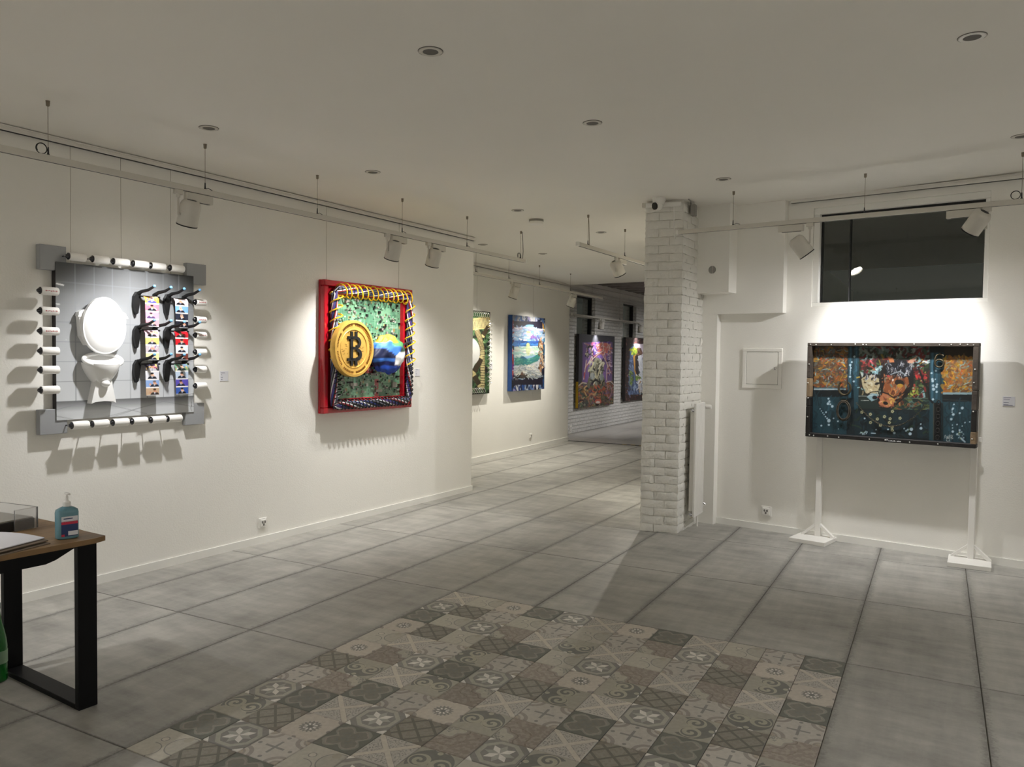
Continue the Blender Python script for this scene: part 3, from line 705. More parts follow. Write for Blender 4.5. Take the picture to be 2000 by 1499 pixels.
for px, pz, wx, wz in ((-.592, .942, .165, .155), (.45, .940, .165, .152), (-.600, -.088, .172, .158), (.438, -.098, .160, .158)):
    MB().cbox(px, px + wx, -.052, -.008, pz, pz + wz, .003).build('corner_plate', M['greyp'], art)
def paper_roll(x, y, z, Ln, r, text=False, rod=True):
    A_ = T(x, y, z) @ RY(PI / 2)
    rl = MB().lathe([(r * .45, -Ln / 2), (r * .94, -Ln / 2), (r, -Ln / 2 + .004), (r, Ln / 2 - .004), (r * .94, Ln / 2), (r * .45, Ln / 2)], 24, 0, A_).build('paper_roll', M['paper'], art, True)
    MB().lathe([(0, -Ln / 2 - .022), (.007, -Ln / 2 - .020), (.013, -Ln / 2 - .013), (.015, -Ln / 2 - .006), (r * .86, -Ln / 2 - .003), (r * .86, -Ln / 2 + .001)], 16, 0, A_).build('rod_cap', M['dchrome'], rl, True)
    if rod: MB().tube([(x - Ln / 2 - .028, y, z), (x + Ln / 2 + .012, y, z)], .0045, 8).build('chrome_rod', M['chrome'], rl)
    if rod: MB().tube([(x - Ln / 2 - .012, y, z), (x - Ln / 2 - .012, -.02, z)], .004, 6).build('bracket', M['dchrome'], rl)
    if text:
        for k in range(7): MB().box(x - Ln * .32 + k * Ln * .10, x - Ln * .32 + k * Ln * .10 + Ln * .07, y - r - .0008, y - r + .002, z - .004 + (k % 3) * .0012, z + .004 - (k % 2) * .0015).build('roll_print', M['redink'], rl)
for k, z in enumerate((1.931, 1.808, 1.684, 1.561, 1.444, 1.320)): paper_roll(-.338 - ax0, -.10, z - az0, .105, .0255, k < 3, False)
for k, z in enumerate((1.931, 1.803, 1.690, 1.566, 1.438, 1.317)): paper_roll(.752 - ax0, -.10, z - az0, .085, .0245, k < 3, False)
for x in (-.163, -.008, .133, .274, .405, .555): paper_roll(x - ax0, -.10, 2.160 - az0, .105, .026)
for x in (-.150, -.016, .124, .262, .403, .533): paper_roll(x - ax0, -.10, 1.088 - az0, .105, .026)
# toilet in relief
tx, tz = .006 - ax0, -az0
def dome(cx, cz, rx, rz, y0, dep, n=40, rings=7, egg=0.0):
    vs, fs = [], []
    for i in range(rings + 1):
        t = i / rings
        for k in range(n):
            a_ = 2 * PI * k / n; s_ = (1 - egg * math.sin(a_))
            vs.append((cx + rx * math.cos(a_) * (1 - t) * s_, y0 - dep * (1 - (1 - t) ** 2.6) ** .5 if t > 0 else y0, cz + rz * math.sin(a_) * (1 - t)))
    for i in range(rings):
        for k in range(n): fs.append((i * n + k, i * n + (k + 1) % n, (i + 1) * n + (k + 1) % n, (i + 1) * n + k))
    return vs, fs
tk = MB(); P_ = [(-.16, 1.79), (-.155, 1.815), (-.13, 1.83), (.14, 1.83), (.165, 1.815), (.17, 1.79), (.165, 1.785), (.155, 1.66), (.12, 1.60), (-.11, 1.60), (-.145, 1.66), (-.155, 1.785)]
mt = RX(PI / 2)
tk.prism([(p[0] + tx, p[1] + tz) for p in P_], .058, .098, 0, mt)
tk.build('cistern', M['porcelain'], art)
MB().prism([(tx - .165, 1.782 + tz), (tx + .178, 1.782 + tz), (tx + .172, 1.80 + tz), (tx - .158, 1.80 + tz)], .098, .102, 0, mt).build('cistern_lid_edge', M['porcelain'], art)
lid = MB(); n = 48
out = [(tx + .146 * math.cos(2 * PI * k / n) * (1 - .08 * math.sin(2 * PI * k / n)), 1.732 + tz + .186 * math.sin(2 * PI * k / n)) for k in range(n)]
lid.prism(out, .098, .125, 0, mt); vsd, fsd = dome(tx, 1.732 + tz, .138, .178, -.125, .018, egg=.08); lid.add(vsd, fsd); lid.build('toilet_lid', M['porcelain'], art, True)
bw = MB(); prof = [(.0, 1.345), (.045, 1.35), (.07, 1.375), (.10, 1.42), (.118, 1.455), (.123, 1.475), (.125, 1.49)]
vs, fs = [], []; n = 28
for r_, z_ in prof:
    for k in range(n):
        a_ = PI + PI * k / (n - 1); vs.append((tx + r_ * math.cos(a_), -.06 + r_ * .95 * math.sin(a_), z_ + tz - .012 * abs(math.sin(a_))))
for i in range(len(prof) - 1):
    for k in range(n - 1): fs.append((i * n + k, i * n + k + 1, (i + 1) * n + k + 1, (i + 1) * n + k))
bw.add(vs, fs); bw.build('toilet_bowl', M['porcelain'], art, True)
st = MB(); n = 40; ring = [(tx + .128 * math.cos(2 * PI * k / n), -.10 + .040 * math.sin(2 * PI * k / n), 1.505 + tz + .040 * math.sin(2 * PI * k / n)) for k in range(n)]
st.tube(ring, .014, 10, True); st.add([(tx + .122 * math.cos(2 * PI * k / n), -.098 + .038 * math.sin(2 * PI * k / n), 1.503 + tz + .038 * math.sin(2 * PI * k / n)) for k in range(n)], [tuple(range(n))]); st.build('toilet_seat', M['porcelain'], art, True)
pd = MB(); ys = (-.058, -.105)
fr = [(-.052, 1.385), (.052, 1.385), (.060, 1.33), (.082, 1.222), (.06, 1.232), (0, 1.236), (-.06, 1.232), (-.086, 1.222), (-.062, 1.33)]
pd.prism([(tx + p[0], p[1] + tz) for p in fr], .058, .112, 0, mt); pd.build('pedestal', M['porcelain'], art)
MB().ball((tx + .0, -.125, 1.352 + tz), (.030, .03, .024)).build('outlet_boss', M['porcelain'], art, True)
# printed paper strips on black hooks
SKIN = [(226, 170, 140), (206, 150, 120), (236, 190, 160)]
def strip_canvas(rows, seed):
    c = Canvas(34, 74, [(0, 0), (50, 0), (50, 110), (0, 110)], (240, 236, 234)); n = len(rows); hh = 110 / n
    for k, (bg, suit, hair, kind) in enumerate(rows):
        y0 = k * hh; c.rect(0, y0 + 2, 50, y0 + hh - 2.5, bg)
        if kind == 1: c.dabs(10, (4, y0 + 5, 46, y0 + hh - 6), [(255, 255, 255), (240, 200, 120), (120, 120, 190), (230, 120, 150)], 14, 3)
        cx = 25 + (8 if kind == 2 else -4 if kind == 3 else 0); by = y0 + hh - 2.5
        c.poly([(cx - 17, by), (cx - 12, by - hh * .26), (cx - 4, by - hh * .34), (cx + 4, by - hh * .34), (cx + 12, by - hh * .26), (cx + 17, by)], suit)
        c.poly([(cx - 3.5, by - hh * .33), (cx + 3.5, by - hh * .33), (cx, by)], (240, 240, 240)); c.line([(cx, by - hh * .28), (cx, by)], 1.6, (60, 70, 120))
        sk = SKIN[(k + seed) % 3]; c.ell(cx, by - hh * .52, 5.2, hh * .22, sk); c.ell(cx, by - hh * .66, 5.6, hh * .12, hair); c.line([(cx - 2.4, by - hh * .54), (cx + 2.6, by - hh * .54)], 1.0, (110, 80, 70)); c.ell(cx + 6, by - hh * .36, 2.4, hh * .09, sk)
        if kind == 2: c.ell(cx - 16, by - hh * .3, 4, hh * .13, sk)
    return c
DKS = (34, 34, 42)
STR = [[((232, 160, 70), (90, 90, 170), (60, 50, 60), 1), ((226, 120, 140), (40, 40, 48), (40, 34, 34), 1), ((226, 150, 190), (90, 70, 110), (70, 56, 66), 3), ((232, 150, 160), (70, 64, 70), (210, 150, 150), 0)],
       [((232, 214, 220), (30, 30, 36), (220, 190, 180), 3), ((120, 170, 226), DKS, (200, 180, 160), 3), ((36, 40, 56), (26, 28, 36), (176, 150, 130), 0), ((30, 32, 44), (24, 24, 32), (220, 190, 170), 2)],
       [((220, 180, 200), (50, 46, 54), (80, 60, 60), 1), ((236, 214, 120), (40, 42, 54), (236, 200, 130), 0), ((190, 180, 186), (60, 60, 70), (210, 190, 180), 1), ((230, 220, 160), (34, 36, 48), (232, 190, 120), 0)],
       [((190, 28, 40), (26, 22, 28), (30, 22, 24), 3), ((200, 20, 34), (44, 34, 40), (24, 20, 22), 0), ((214, 220, 232), (34, 38, 52), (26, 24, 26), 0), ((120, 60, 50), (32, 26, 28), (40, 30, 30), 0)],
       [((60, 56, 70), (200, 200, 206), (30, 28, 34), 1), ((222, 222, 230), (34, 36, 46), (34, 30, 30), 0), ((140, 170, 220), (36, 44, 62), (120, 110, 110), 2), ((200, 170, 140), (60, 52, 50), (80, 62, 44), 2)],
       [((120, 170, 140), (40, 60, 60), (60, 50, 44), 1), ((190, 206, 226), (36, 40, 52), (70, 56, 50), 0), ((90, 80, 180), (40, 44, 60), (46, 38, 36), 3), ((56, 92, 176), (22, 24, 32), (32, 26, 26), 0)]]
def hook(x, z, sgn, sc_=1.0):
    h = MB(); bl = [(-.002, .035), (-.022, .030), (-.040, .0), (-.044, -.05), (-.036, -.10), (-.026, -.125), (-.012, -.115), (-.004, -.07), (.004, -.02), (.008, .015)]
    if sgn > 0: bl = [(-.004, .030), (-.016, .024), (-.022, -.01), (-.016, -.05), (-.006, -.09), (.010, -.122), (.018, -.112), (.010, -.07), (.006, -.03), (.006, .012)]
    h.prism([(x + p[0] * sc_, z + p[1] * sc_) for p in bl], .061, .088, 0, mt)
    hk = h.build('hook', M['black'], art)
    pts = [(x - .012, -.075, z + .015), (x + .002, -.105, z + .034), (x + .022, -.150, z + .044), (x + .034, -.19, z + .066)]
    MB().tube(pts, .014, 10, r1=.0085).build('horn', M['black'], hk, True); MB().ball((x + .036, -.194, z + .070), (.0105, .0105, .0105), 12, 8).build('blue_tip', M['blue_tip'], hk, True)
k = 0
for z_t, z_b in ((1.948, 1.737), (1.716, 1.506), (1.482, 1.262)):
    for sx in (.345, .578):
        cvs = strip_canvas(STR[k], k); wd = .106; hh = z_t - z_b
        def bend(X, Y, Z, hh=hh):
            t = np.clip((Z - (hh - .03)) / .03, 0, 1); return X, Y + .022 * t * t + .006 * np.sin(X * 18 + Z * 9), Z
        me = cvs.mesh('paper_strip', wd, hh, M['print'], bend=bend)
        sp_ = link('paper_strip', me, art, (sx - ax0, -.128, z_b - az0))
        MB().tube([(sx - ax0 - .075, -.10, z_t - az0 - .004), (sx - ax0 + .075, -.10, z_t - az0 - .004)], .006, 8).build('strip_rod', M['black'], art)
        hook(sx - ax0 - .066, z_t - az0 - .006, -1); hook(sx - ax0 + .062, z_t - az0 - .004, 1)
        k += 1
for s_ in (-.155, .186, .565): wire(art, [(s_ - ax0, -.02, 2.13 - az0), (s_ - ax0, -.02, 2.873 - az0)])

# ------------------------------------------------------------------ 2. coin artwork in a red frame (left wall)
cx0, cz0 = 2.655, 1.033; CWd, CHt = 1.235, 1.185
o = lw(cx0, 0, cz0)
art = thing('coin_artwork', 'red framed circuit board artwork with a large gold coin and crumpled globe', 'artwork', o, LA)
hw = CWd / 2; e_ = .052
fr = MB()
fr.cbox(-hw, hw, -.030, -.006, 0, CHt, .002)
fr.build('backing_panel', M['red'], art)
for bx in ((-hw, hw, 0, e_), (-hw, hw, CHt - e_, CHt), (-hw, -hw + e_, e_, CHt - e_), (hw - e_, hw, e_, CHt - e_)):
    MB().cbox(bx[0], bx[1], -.078, -.028, bx[2], bx[3], .006).build('frame_bar', M['red'], art)
i0, i1, j0, j1 = -hw + .145, hw - .150, .125, CHt - .120
for bx in ((i0 - .028, i1 + .028, j0 - .028, j0), (i0 - .028, i1 + .028, j1, j1 + .028), (i0 - .028, i0, j0, j1), (i1, i1 + .028, j0, j1)):
    MB().cbox(bx[0], bx[1], -.085, -.028, bx[2], bx[3], .004).build('inner_frame_bar', M['red'], art)
bw_, bh_ = i1 - i0, j1 - j0
cv = Canvas(150, 150, [(0, 0), (100, 0), (100, 100), (0, 100)], (92, 142, 112)); cv.noise(.10, 22); cv.noise(.08, 6)
for _ in range(28):
    x, y = rng.uniform(0, 100, 2); w1, h1 = rng.uniform(8, 26, 2); cv.rect(x, y, x + w1, y + h1, [(80, 130, 102), (112, 160, 128), (70, 118, 92), (126, 168, 134)][rng.integers(4)], .6)
for _ in range(220):
    x, y = rng.uniform(0, 100, 2); l = rng.uniform(3, 16)
    if rng.random() < .5: cv.line([(x, y), (x + l, y)], .5, [(150, 190, 160), (52, 92, 72), (190, 206, 190)][rng.integers(3)], .8)
    else: cv.line([(x, y), (x, y + l), (x + l * .3, y + l * 1.2)], .5, [(150, 190, 160), (52, 92, 72), (190, 206, 190)][rng.integers(3)], .8)
for _ in range(420):
    x, y = rng.uniform(0, 100, 2); w1, h1 = rng.uniform(.6, 3.2, 2); cv.rect(x, y, x + w1, y + h1, [(26, 32, 30), (190, 204, 192), (40, 52, 48), (130, 160, 140), (150, 132, 86), (30, 38, 36)][rng.integers(6)])
cv.rect(60, 82, 66, 100, (170, 40, 50), .8); cv.rect(44, 66, 58, 76, (190, 50, 60), .8)
link('circuit_board', cv.mesh('circuit_board', bw_, bh_, M['print']), art, ((i0 + i1) / 2, -.040, j0))
cmpb = [MB() for _ in range(3)]
for k in range(330):
    x, z = rng.uniform(i0 + .02, i1 - .03), rng.uniform(j0 + .02, j1 - .03); ty = rng.integers(3); wx, wz = rng.uniform(.006, .034), rng.uniform(.006, .026)
    if k < 14: wx, wz = rng.uniform(.05, .10), rng.uniform(.014, .03)
    cmpb[ty].box(x, min(x + wx, i1 - .004), -.040 - rng.uniform(.006, .018), -.040, z, min(z + wz, j1 - .004))
for mbb, m_ in zip(cmpb, (M['black'], M['chipgreen'], M['grey_metal'])): q = mbb.build('chips', m_, art); q['kind'] = 'stuff'
MB().cbox(.335, .40, -.062, -.04, .205, .26, .003).build('metal_shield', M['grey_metal'], art)
# bundle of cables round the board
bxs = [(-hw + .092, CHt - .078), (hw - .085, CHt - .078), (hw - .085, .068), (-hw + .092, .068)]
def loop_pts(off, ph, n=26):
    pts = []
    for a_, b2 in zip(bxs, bxs[1:] + bxs[:1]):
        for t in np.linspace(.03, .97, n): pts.append((a_[0] + (b2[0] - a_[0]) * t + .027 * math.cos(ph + 9 * t), -.108 + .022 * math.sin(ph + 9 * t), a_[1] + (b2[1] - a_[1]) * t + .027 * math.cos(ph + 9 * t)))
    return pts
bundle = [mat('cable_blue', (52, 62, 128), .4), mat('cable_white', (226, 226, 230), .4), mat('cable_black', (18, 18, 24), .4), mat('cable_grey', (120, 120, 134), .4), mat('cable_violet', (92, 62, 120), .4), mat('cable_red', (150, 30, 44), .4)]
for k in range(15): MB().tube(loop_pts(k * .7, k * .42), .0078, 6, True).build('bundled_cable', bundle[[0, 2, 3, 2, 1, 4, 0, 2, 5, 1, 2, 3, 0, 1, 2][k]], art, True)
def coil(a_, b2, turns, r, thick, m_, name, squash=1.0, y=-.115, flare=0.0):
    A_, B_ = Vector((a_[0], y, a_[1])), Vector((b2[0], y, b2[1])); d = (B_ - A_).normalized(); sd = Vector((d.z, 0, -d.x)); N = int(turns * 14); pts = []
    for i in range(N + 1):
        t = i / N; a2 = 2 * PI * turns * t; rr = r * (1 + flare * math.sin(i * .7))
        pts.append(tuple(A_ + (B_ - A_) * t + sd * rr * math.cos(a2) + Vector((0, rr * squash * math.sin(a2), 0)) + d * .012 * math.sin(a2 + 1)))
    return MB().tube(pts, thick, 6).build(name, m_, art, True)
coil((-hw + .13, CHt - .085), (hw - .10, CHt - .085), 14, .062, .0062, M['yellow'], 'yellow_coil', .9, -.115, .1)
coil((-hw + .115, CHt - .10), (-hw + .095, .50), 7, .058, .0062, M['yellow'], 'yellow_coil', .9, -.115, .08)
coil((hw - .095, CHt - .12), (hw - .085, .44), 7, .052, .0062, M['yellow'], 'yellow_coil', .9, -.12, .1)
coil((-hw + .115, .50), (-hw + .115, .09), 9, .044, .0052, M['black'], 'black_coil', .8)
coil((-hw + .13, .075), (hw - .10, .075), 22, .044, .0052, M['black'], 'black_coil', .8)
coil((hw - .095, .10), (hw - .095, .44), 8, .044, .0052, M['black'], 'black_coil', .8)
# coin
ccx, ccz, CR = 2.292 - cx0, 1.613 - cz0, .256
Mc = T(ccx, -.175, ccz) @ RX(PI / 2)
coin = MB().lathe([(CR * .985, -.030), (CR, -.026), (CR, .024), (CR * .985, .030), (CR * .90, .032), (CR * .885, .020), (CR * .70, .020), (CR * .685, .024), (CR * .66, .024), (CR * .645, .016), (0, .016)], 72, 0, Mc).build('coin', M['gold'], art, True)
tk = MB()
for k in range(96):
    a_ = 2 * PI * k / 96
    if k % 12 in (0, 1) and k > 20: continue
    tk.box(.80 * CR, .872 * CR, -.0032, .0032, .0195, .0235, 0, Mc @ RZ(a_))
tk.build('rim_marks', M['goldp'], coin)
tk = MB()
for k in range(46): a_ = random.uniform(0, 2 * PI); r_ = random.uniform(.30, .60) * CR; tk.box(r_, r_ + random.uniform(.006, .026), -.0016, .0016, .0155, .0172, 0, Mc @ RZ(a_))
tk.build('engraved_marks', M['goldp'], coin)
def bar_sym():
    mb = MB(); zf0, zf1 = .016, .030
    def pr(pts): mb.prism(pts, zf0, zf1, 0, Mc @ Matrix.Scale(1, 4))
    u = CR
    def ring(cx, cy, ro, ri, a0, a1, n=14):
        P1 = [(cx + ro[0] * math.cos(t), cy + ro[1] * math.sin(t)) for t in np.linspace(a0, a1, n)]; P2 = [(cx + ri[0] * math.cos(t), cy + ri[1] * math.sin(t)) for t in np.linspace(a1, a0, n)]
        for i in range(n - 1): pr([P1[i], P1[i + 1], P2[n - 2 - i], P2[n - 1 - i]])
    B_ = lambda x0, x1, y0, y1: pr([(x0 * u, y0 * u), (x1 * u, y0 * u), (x1 * u, y1 * u), (x0 * u, y1 * u)])
    B_(-.22, -.09, -.40, .40); B_(-.34, .10, .33, .43); B_(-.36, .12, -.43, -.33); B_(-.22, .12, -.03, .065)
    ring(.08 * u, .215 * u, (.24 * u, .215 * u), (.115 * u, .10 * u), -PI / 2, PI / 2); ring(.10 * u, -.205 * u, (.27 * u, .225 * u), (.13 * u, .105 * u), -PI / 2, PI / 2)
    for x in (-.20, .02):
        B_(x, x + .11, .42, .60); B_(x, x + .11, -.60, -.42)
    return mb
bar_sym().build('coin_symbol', M['black'], coin)
# crumpled globe
gx, gz = 2.80 - cx0, 1.567 - cz0
gm = MB().ball((0, 0, 0), (.205, .11, .185), 56, 36)
gv = np.array(gm.v); prn = np.random.default_rng(5); gcol = np.zeros((len(gv), 3)); dsp = np.zeros(len(gv))
for k in range(9):
    d = prn.normal(size=3); d /= np.linalg.norm(d); fq = prn.uniform(5, 17); q = (gv / (.2, .11, .185)) @ d; dsp += np.abs(np.sin(fq * q * .5 + prn.uniform(0, 6))) * .020 / (1 + k * .15)
gvd = gv * (1 - dsp / .11 * .50 + .34)[:, None]
def gcolor(p):
    x, z = p[0] / .205, p[2] / .185
    if z > .62 and x < .35: return (206, 168, 50)
    if z > .35 and abs(x - .25) < .45: return (84, 150, 90)
    if x > -.05 and -.62 < z < .16 and z > -.62 + .25 * abs(x - .45) and z < .55 * x + .0 and x < .85: return (238, 238, 238)
    if -.25 < z < .3 and x < .2 and z < -.1 - x * .6: return (16, 24, 60)
    if z < -.35 and z > -.62: return (20, 30, 90)
    if x > .45 and z > .1: return (60, 84, 66)
    if z < -.62: return (36, 80, 190)
    return (64, 122, 214)
me = gm.mesh('crumpled_globe', M['paint'], True); me.vertices.foreach_set('co', gvd.ravel())
lc = np.array([lin(gcolor(p)) for p in gv]); ca = me.color_attributes.new('paint', 'FLOAT_COLOR', 'POINT'); ca.data.foreach_set('color', np.c_[lc, np.ones(len(lc))].ravel().astype(np.float32))
link('crumpled_globe', me, art, (gx, -.16, gz))
MB().tube([(gx + .16, -.18, gz + .05), (gx + .25, -.15, gz + .10), (hw - .10, -.12, gz + .12)], .012, 8).build('strap', M['dkside'], art)
for s_ in (2.12, 3.121): wire(art, [(s_ - cx0, -.02, CHt - .01), (s_ - cx0, -.02, 2.873 - cz0)])

# ------------------------------------------------------------------ 3. horse artwork on two white stands (right wall)
hc, hz0, HW, HH = 1.452, .908, 1.272, .802
art = thing('stable_artwork', 'dark boxed painting of a brown horse and pale calf in a stable', 'artwork', rw(hc, 0, hz0), SA)
cv = Canvas(340, 214, [(155, 130), (1615, 128), (1590, 1025), (145, 925)], (13, 16, 17))
TE, TD, TL_ = (32, 70, 82), (20, 46, 56), (58, 104, 124)
cv.rect(190, 150, 1580, 1010, (16, 20, 20))
cv.rect(195, 150, 480, 560, (92, 66, 46)); cv.dabs(200, (205, 160, 470, 515), [(150, 96, 44), (110, 80, 52), (100, 104, 96), (170, 120, 50), (84, 64, 48)], 50, 22, None, .6, .75); cv.dabs(200, (205, 160, 470, 515), [(206, 120, 40), (220, 170, 40), (180, 70, 40), (120, 140, 136), (150, 190, 196), (90, 74, 60), (110, 84, 50), (196, 90, 50), (60, 56, 48)], 34, 7, None, .6, .8)
cv.rect(195, 512, 470, 535, (70, 108, 124)); cv.rect(195, 522, 470, 532, (190, 208, 214)); cv.rect(190, 536, 480, 592, (8, 18, 22)); cv.rect(190, 592, 480, 915, TE)
cv.dabs(60, (200, 600, 470, 900), [(26, 60, 72), (38, 78, 92), (22, 52, 62)], 120, 10, PI / 2, .1)
cv.rect(486, 150, 578, 920, TE); cv.rect(500, 150, 512, 600, TL_); cv.rect(548, 150, 562, 500, TL_); cv.rect(520, 150, 536, 600, TD); cv.rect(486, 600, 540, 915, (18, 36, 42)); cv.dabs(24, (492, 180, 570, 560), [TL_, TE, (44, 88, 104)], 90, 6, PI / 2, .06)
# stable opening with flowers
cv.rect(580, 150, 1178, 605, (34, 40, 30)); cv.rect(580, 150, 1178, 260, (104, 122, 118))
cv.dabs(70, (590, 160, 1170, 250), [(60, 80, 64), (140, 40, 44), (40, 40, 30), (150, 160, 150), (90, 36, 36)], 50, 18)
cv.dabs(260, (590, 250, 1170, 600), [(44, 70, 40), (120, 36, 34), (150, 190, 196), (180, 150, 60), (20, 22, 16), (86, 110, 60), (170, 60, 50), (70, 30, 26), (190, 200, 190)], 60, 15)
for x, y, c in ((640, 300, (150, 50, 50)), (700, 290, (190, 80, 90)), (1090, 410, (150, 34, 34)), (1130, 420, (168, 50, 50)), (1060, 370, (120, 30, 30)), (1050, 540, (130, 140, 60)), (1020, 560, (150, 160, 70)), (740, 350, (160, 200, 214)), (720, 400, (130, 176, 200)), (1150, 300, (176, 200, 206)), (1100, 500, (70, 90, 50))): cv.dabs(9, (x - 26, y - 20, x + 26, y + 20), [c, tuple(np.clip(np.array(c) * 1.3, 0, 255)), tuple(np.array(c) * .5)], 30, 13, None, .6, .9)
# ledge and lower boards
cv.poly([(580, 600), (1170, 598), (1215, 640), (1215, 712), (580, 690)], (30, 46, 42)); cv.dabs(70, (880, 610, 1200, 700), [(44, 70, 60), (90, 120, 110), (150, 90, 60), (30, 50, 40), (100, 110, 60)], 50, 10, .1, .5); cv.line([(930, 600), (1170, 604)], 5, (130, 150, 130)); cv.line([(580, 585), (660, 585)], 6, (170, 180, 176)); cv.line([(600, 622), (665, 622)], 5, (190, 195, 190))
cv.rect(540, 700, 1220, 960, (14, 30, 34))
for x in (545, 650, 760, 870, 945, 1080, 1150): cv.rect(x, 715, x + 62, 940, (20, 46, 56), .8)
cv.dabs(70, (545, 710, 1215, 940), [(16, 34, 40), (26, 56, 68), (40, 60, 40), (10, 18, 20)], 70, 14)
# right post, right pane and lower panel
cv.rect(1182, 150, 1302, 990, TE); cv.rect(1196, 200, 1214, 620, TL_); cv.rect(1232, 200, 1250, 610, (48, 92, 110)); cv.rect(1272, 200, 1284, 620, TD); cv.rect(1182, 150, 1302, 212, (16, 30, 34)); cv.rect(1220, 640, 1282, 960, (14, 16, 16)); cv.rect(1214, 640, 1222, 960, (70, 70, 60)); cv.rect(1284, 640, 1304, 980, (30, 44, 48))
cv.rect(1306, 150, 1556, 560, (120, 78, 44)); cv.rect(1306, 150, 1556, 250, (52, 40, 26)); cv.dabs(180, (1310, 255, 1552, 545), [(190, 120, 44), (150, 104, 60), (140, 134, 112), (206, 150, 46), (120, 84, 54)], 56, 24, None, .6, .75); cv.dabs(170, (1310, 255, 1552, 545), [(214, 130, 40), (226, 180, 40), (190, 80, 40), (150, 150, 130), (150, 196, 200), (130, 96, 60), (170, 110, 50)], 34, 7, None, .6, .8); cv.rect(1296, 552, 1550, 570, (150, 180, 188)); cv.rect(1290, 570, 1556, 632, (8, 18, 22)); cv.line([(1300, 612), (1550, 628)], 6, (54, 60, 58)); cv.rect(1300, 632, 1548, 1000, TE)
cv.dabs(60, (1310, 640, 1540, 970), [(28, 60, 72), (40, 80, 94), (24, 54, 64)], 120, 10, PI / 2, .1)
# pale calf
cv.poly([(585, 380), (625, 400), (660, 392), (720, 400), (745, 385), (770, 430), (760, 520), (735, 600), (700, 640), (655, 600), (615, 520), (590, 470)], (30, 24, 18))
cv.poly([(600, 440), (640, 405), (705, 405), (755, 440), (758, 500), (735, 560), (690, 572), (640, 560), (610, 500)], (204, 190, 150)); cv.poly([(588, 375), (622, 395), (606, 428)], (190, 205, 196)); cv.poly([(745, 350), (742, 400), (715, 395)], (150, 190, 200))
cv.dabs(26, (615, 430, 750, 560), [(226, 214, 176), (180, 160, 120), (150, 176, 170), (120, 96, 64), (236, 228, 200)], 34, 9, 1.2, .5); cv.dabs(26, (625, 395, 720, 440), [(20, 20, 28), (60, 60, 80), (210, 210, 220)], 30, 6, 1.9, .3)
cv.ell(735, 478, 22, 10, (16, 12, 12), 1, -.3); cv.ell(632, 470, 12, 6, (60, 44, 34)); cv.line([(650, 570), (690, 550), (745, 545)], 8, (20, 18, 18)); cv.poly([(645, 590), (690, 560), (740, 566), (738, 610), (690, 630)], (150, 186, 196)); cv.ell(716, 598, 22, 16, (18, 16, 18)); cv.line([(660, 585), (700, 575)], 7, (206, 226, 232))
# brown horse
cv.poly([(770, 360), (830, 290), (930, 265), (1020, 300), (1048, 380), (1035, 500), (985, 580), (900, 660), (840, 690), (770, 690), (740, 640), (770, 560), (750, 450)], (22, 15, 12))
cv.poly([(822, 245), (870, 262), (880, 300), (840, 300)], (206, 130, 80)); cv.poly([(850, 258), (872, 268), (868, 296)], (236, 190, 120)); cv.poly([(985, 300), (1010, 275), (1080, 240), (1030, 305)], (216, 160, 130)); cv.line([(1000, 296), (1074, 244)], 8, (238, 220, 210))
cv.poly([(795, 400), (850, 380), (930, 400), (1000, 430), (1010, 500), (950, 560), (900, 600), (880, 650), (840, 680), (790, 676), (755, 640), (770, 590), (785, 540), (790, 470)], (150, 84, 44))
cv.dabs(90, (790, 400, 980, 660), [(176, 104, 58), (120, 62, 32), (206, 140, 84), (96, 50, 28), (190, 120, 76), (140, 150, 130), (60, 36, 24)], 44, 11, 1.9, .5)
cv.poly([(745, 610), (790, 560), (850, 575), (890, 610), (875, 660), (830, 682), (780, 678), (750, 650)], (196, 122, 82)); cv.dabs(26, (760, 580, 880, 670), [(222, 156, 116), (170, 96, 60), (232, 184, 90), (150, 80, 52)], 34, 10, .6, .6); cv.ell(808, 645, 22, 14, (24, 12, 12), 1, .2); cv.ell(752, 618, 8, 14, (30, 16, 12))
cv.line([(775, 548), (830, 568), (880, 602)], 11, (14, 12, 12)); cv.line([(760, 556), (740, 640)], 8, (14, 12, 12)); cv.line([(870, 600), (960, 560), (1010, 480)], 8, (22, 16, 14)); cv.line([(1000, 420), (1035, 560)], 9, (18, 14, 12)); cv.ell(925, 470, 42, 26, (26, 16, 12), 1, .2); cv.ell(930, 495, 26, 16, (200, 150, 50)); cv.ell(872, 448, 11, 11, (250, 248, 240)); cv.ell(835, 405, 14, 22, (200, 70, 66), 1, .5); cv.line([(890, 400), (880, 460)], 14, (170, 100, 50)); cv.ell(890, 350, 70, 40, (200, 214, 222), .8, -.2)
cv.poly([(810, 330), (860, 285), (940, 275), (1010, 300), (1045, 370), (1030, 430), (990, 420), (950, 430), (900, 400), (850, 410), (800, 400)], (16, 16, 22)); cv.dabs(120, (820, 290, 1035, 415), [(12, 12, 18), (230, 232, 238), (16, 16, 22), (120, 126, 140), (26, 26, 36), (50, 52, 64)], 46, 4.5, 1.75, .35)
cv.line([(850, 400), (930, 372), (985, 412)], 9, (190, 205, 214), .8); cv.curve([(1040, 380), (1032, 500), (985, 575), (900, 655)], 12, (16, 11, 9)); cv.curve([(790, 420), (786, 500), (768, 560)], 10, (18, 12, 10)); cv.poly([(822, 245), (870, 262), (880, 296), (846, 298)], (214, 134, 84)); cv.poly([(990, 300), (1014, 275), (1080, 240), (1034, 304)], (222, 166, 138))
cv.line([(1085, 340), (1130, 460), (1170, 520), (1180, 610), (1210, 640)], 16, (14, 11, 10))
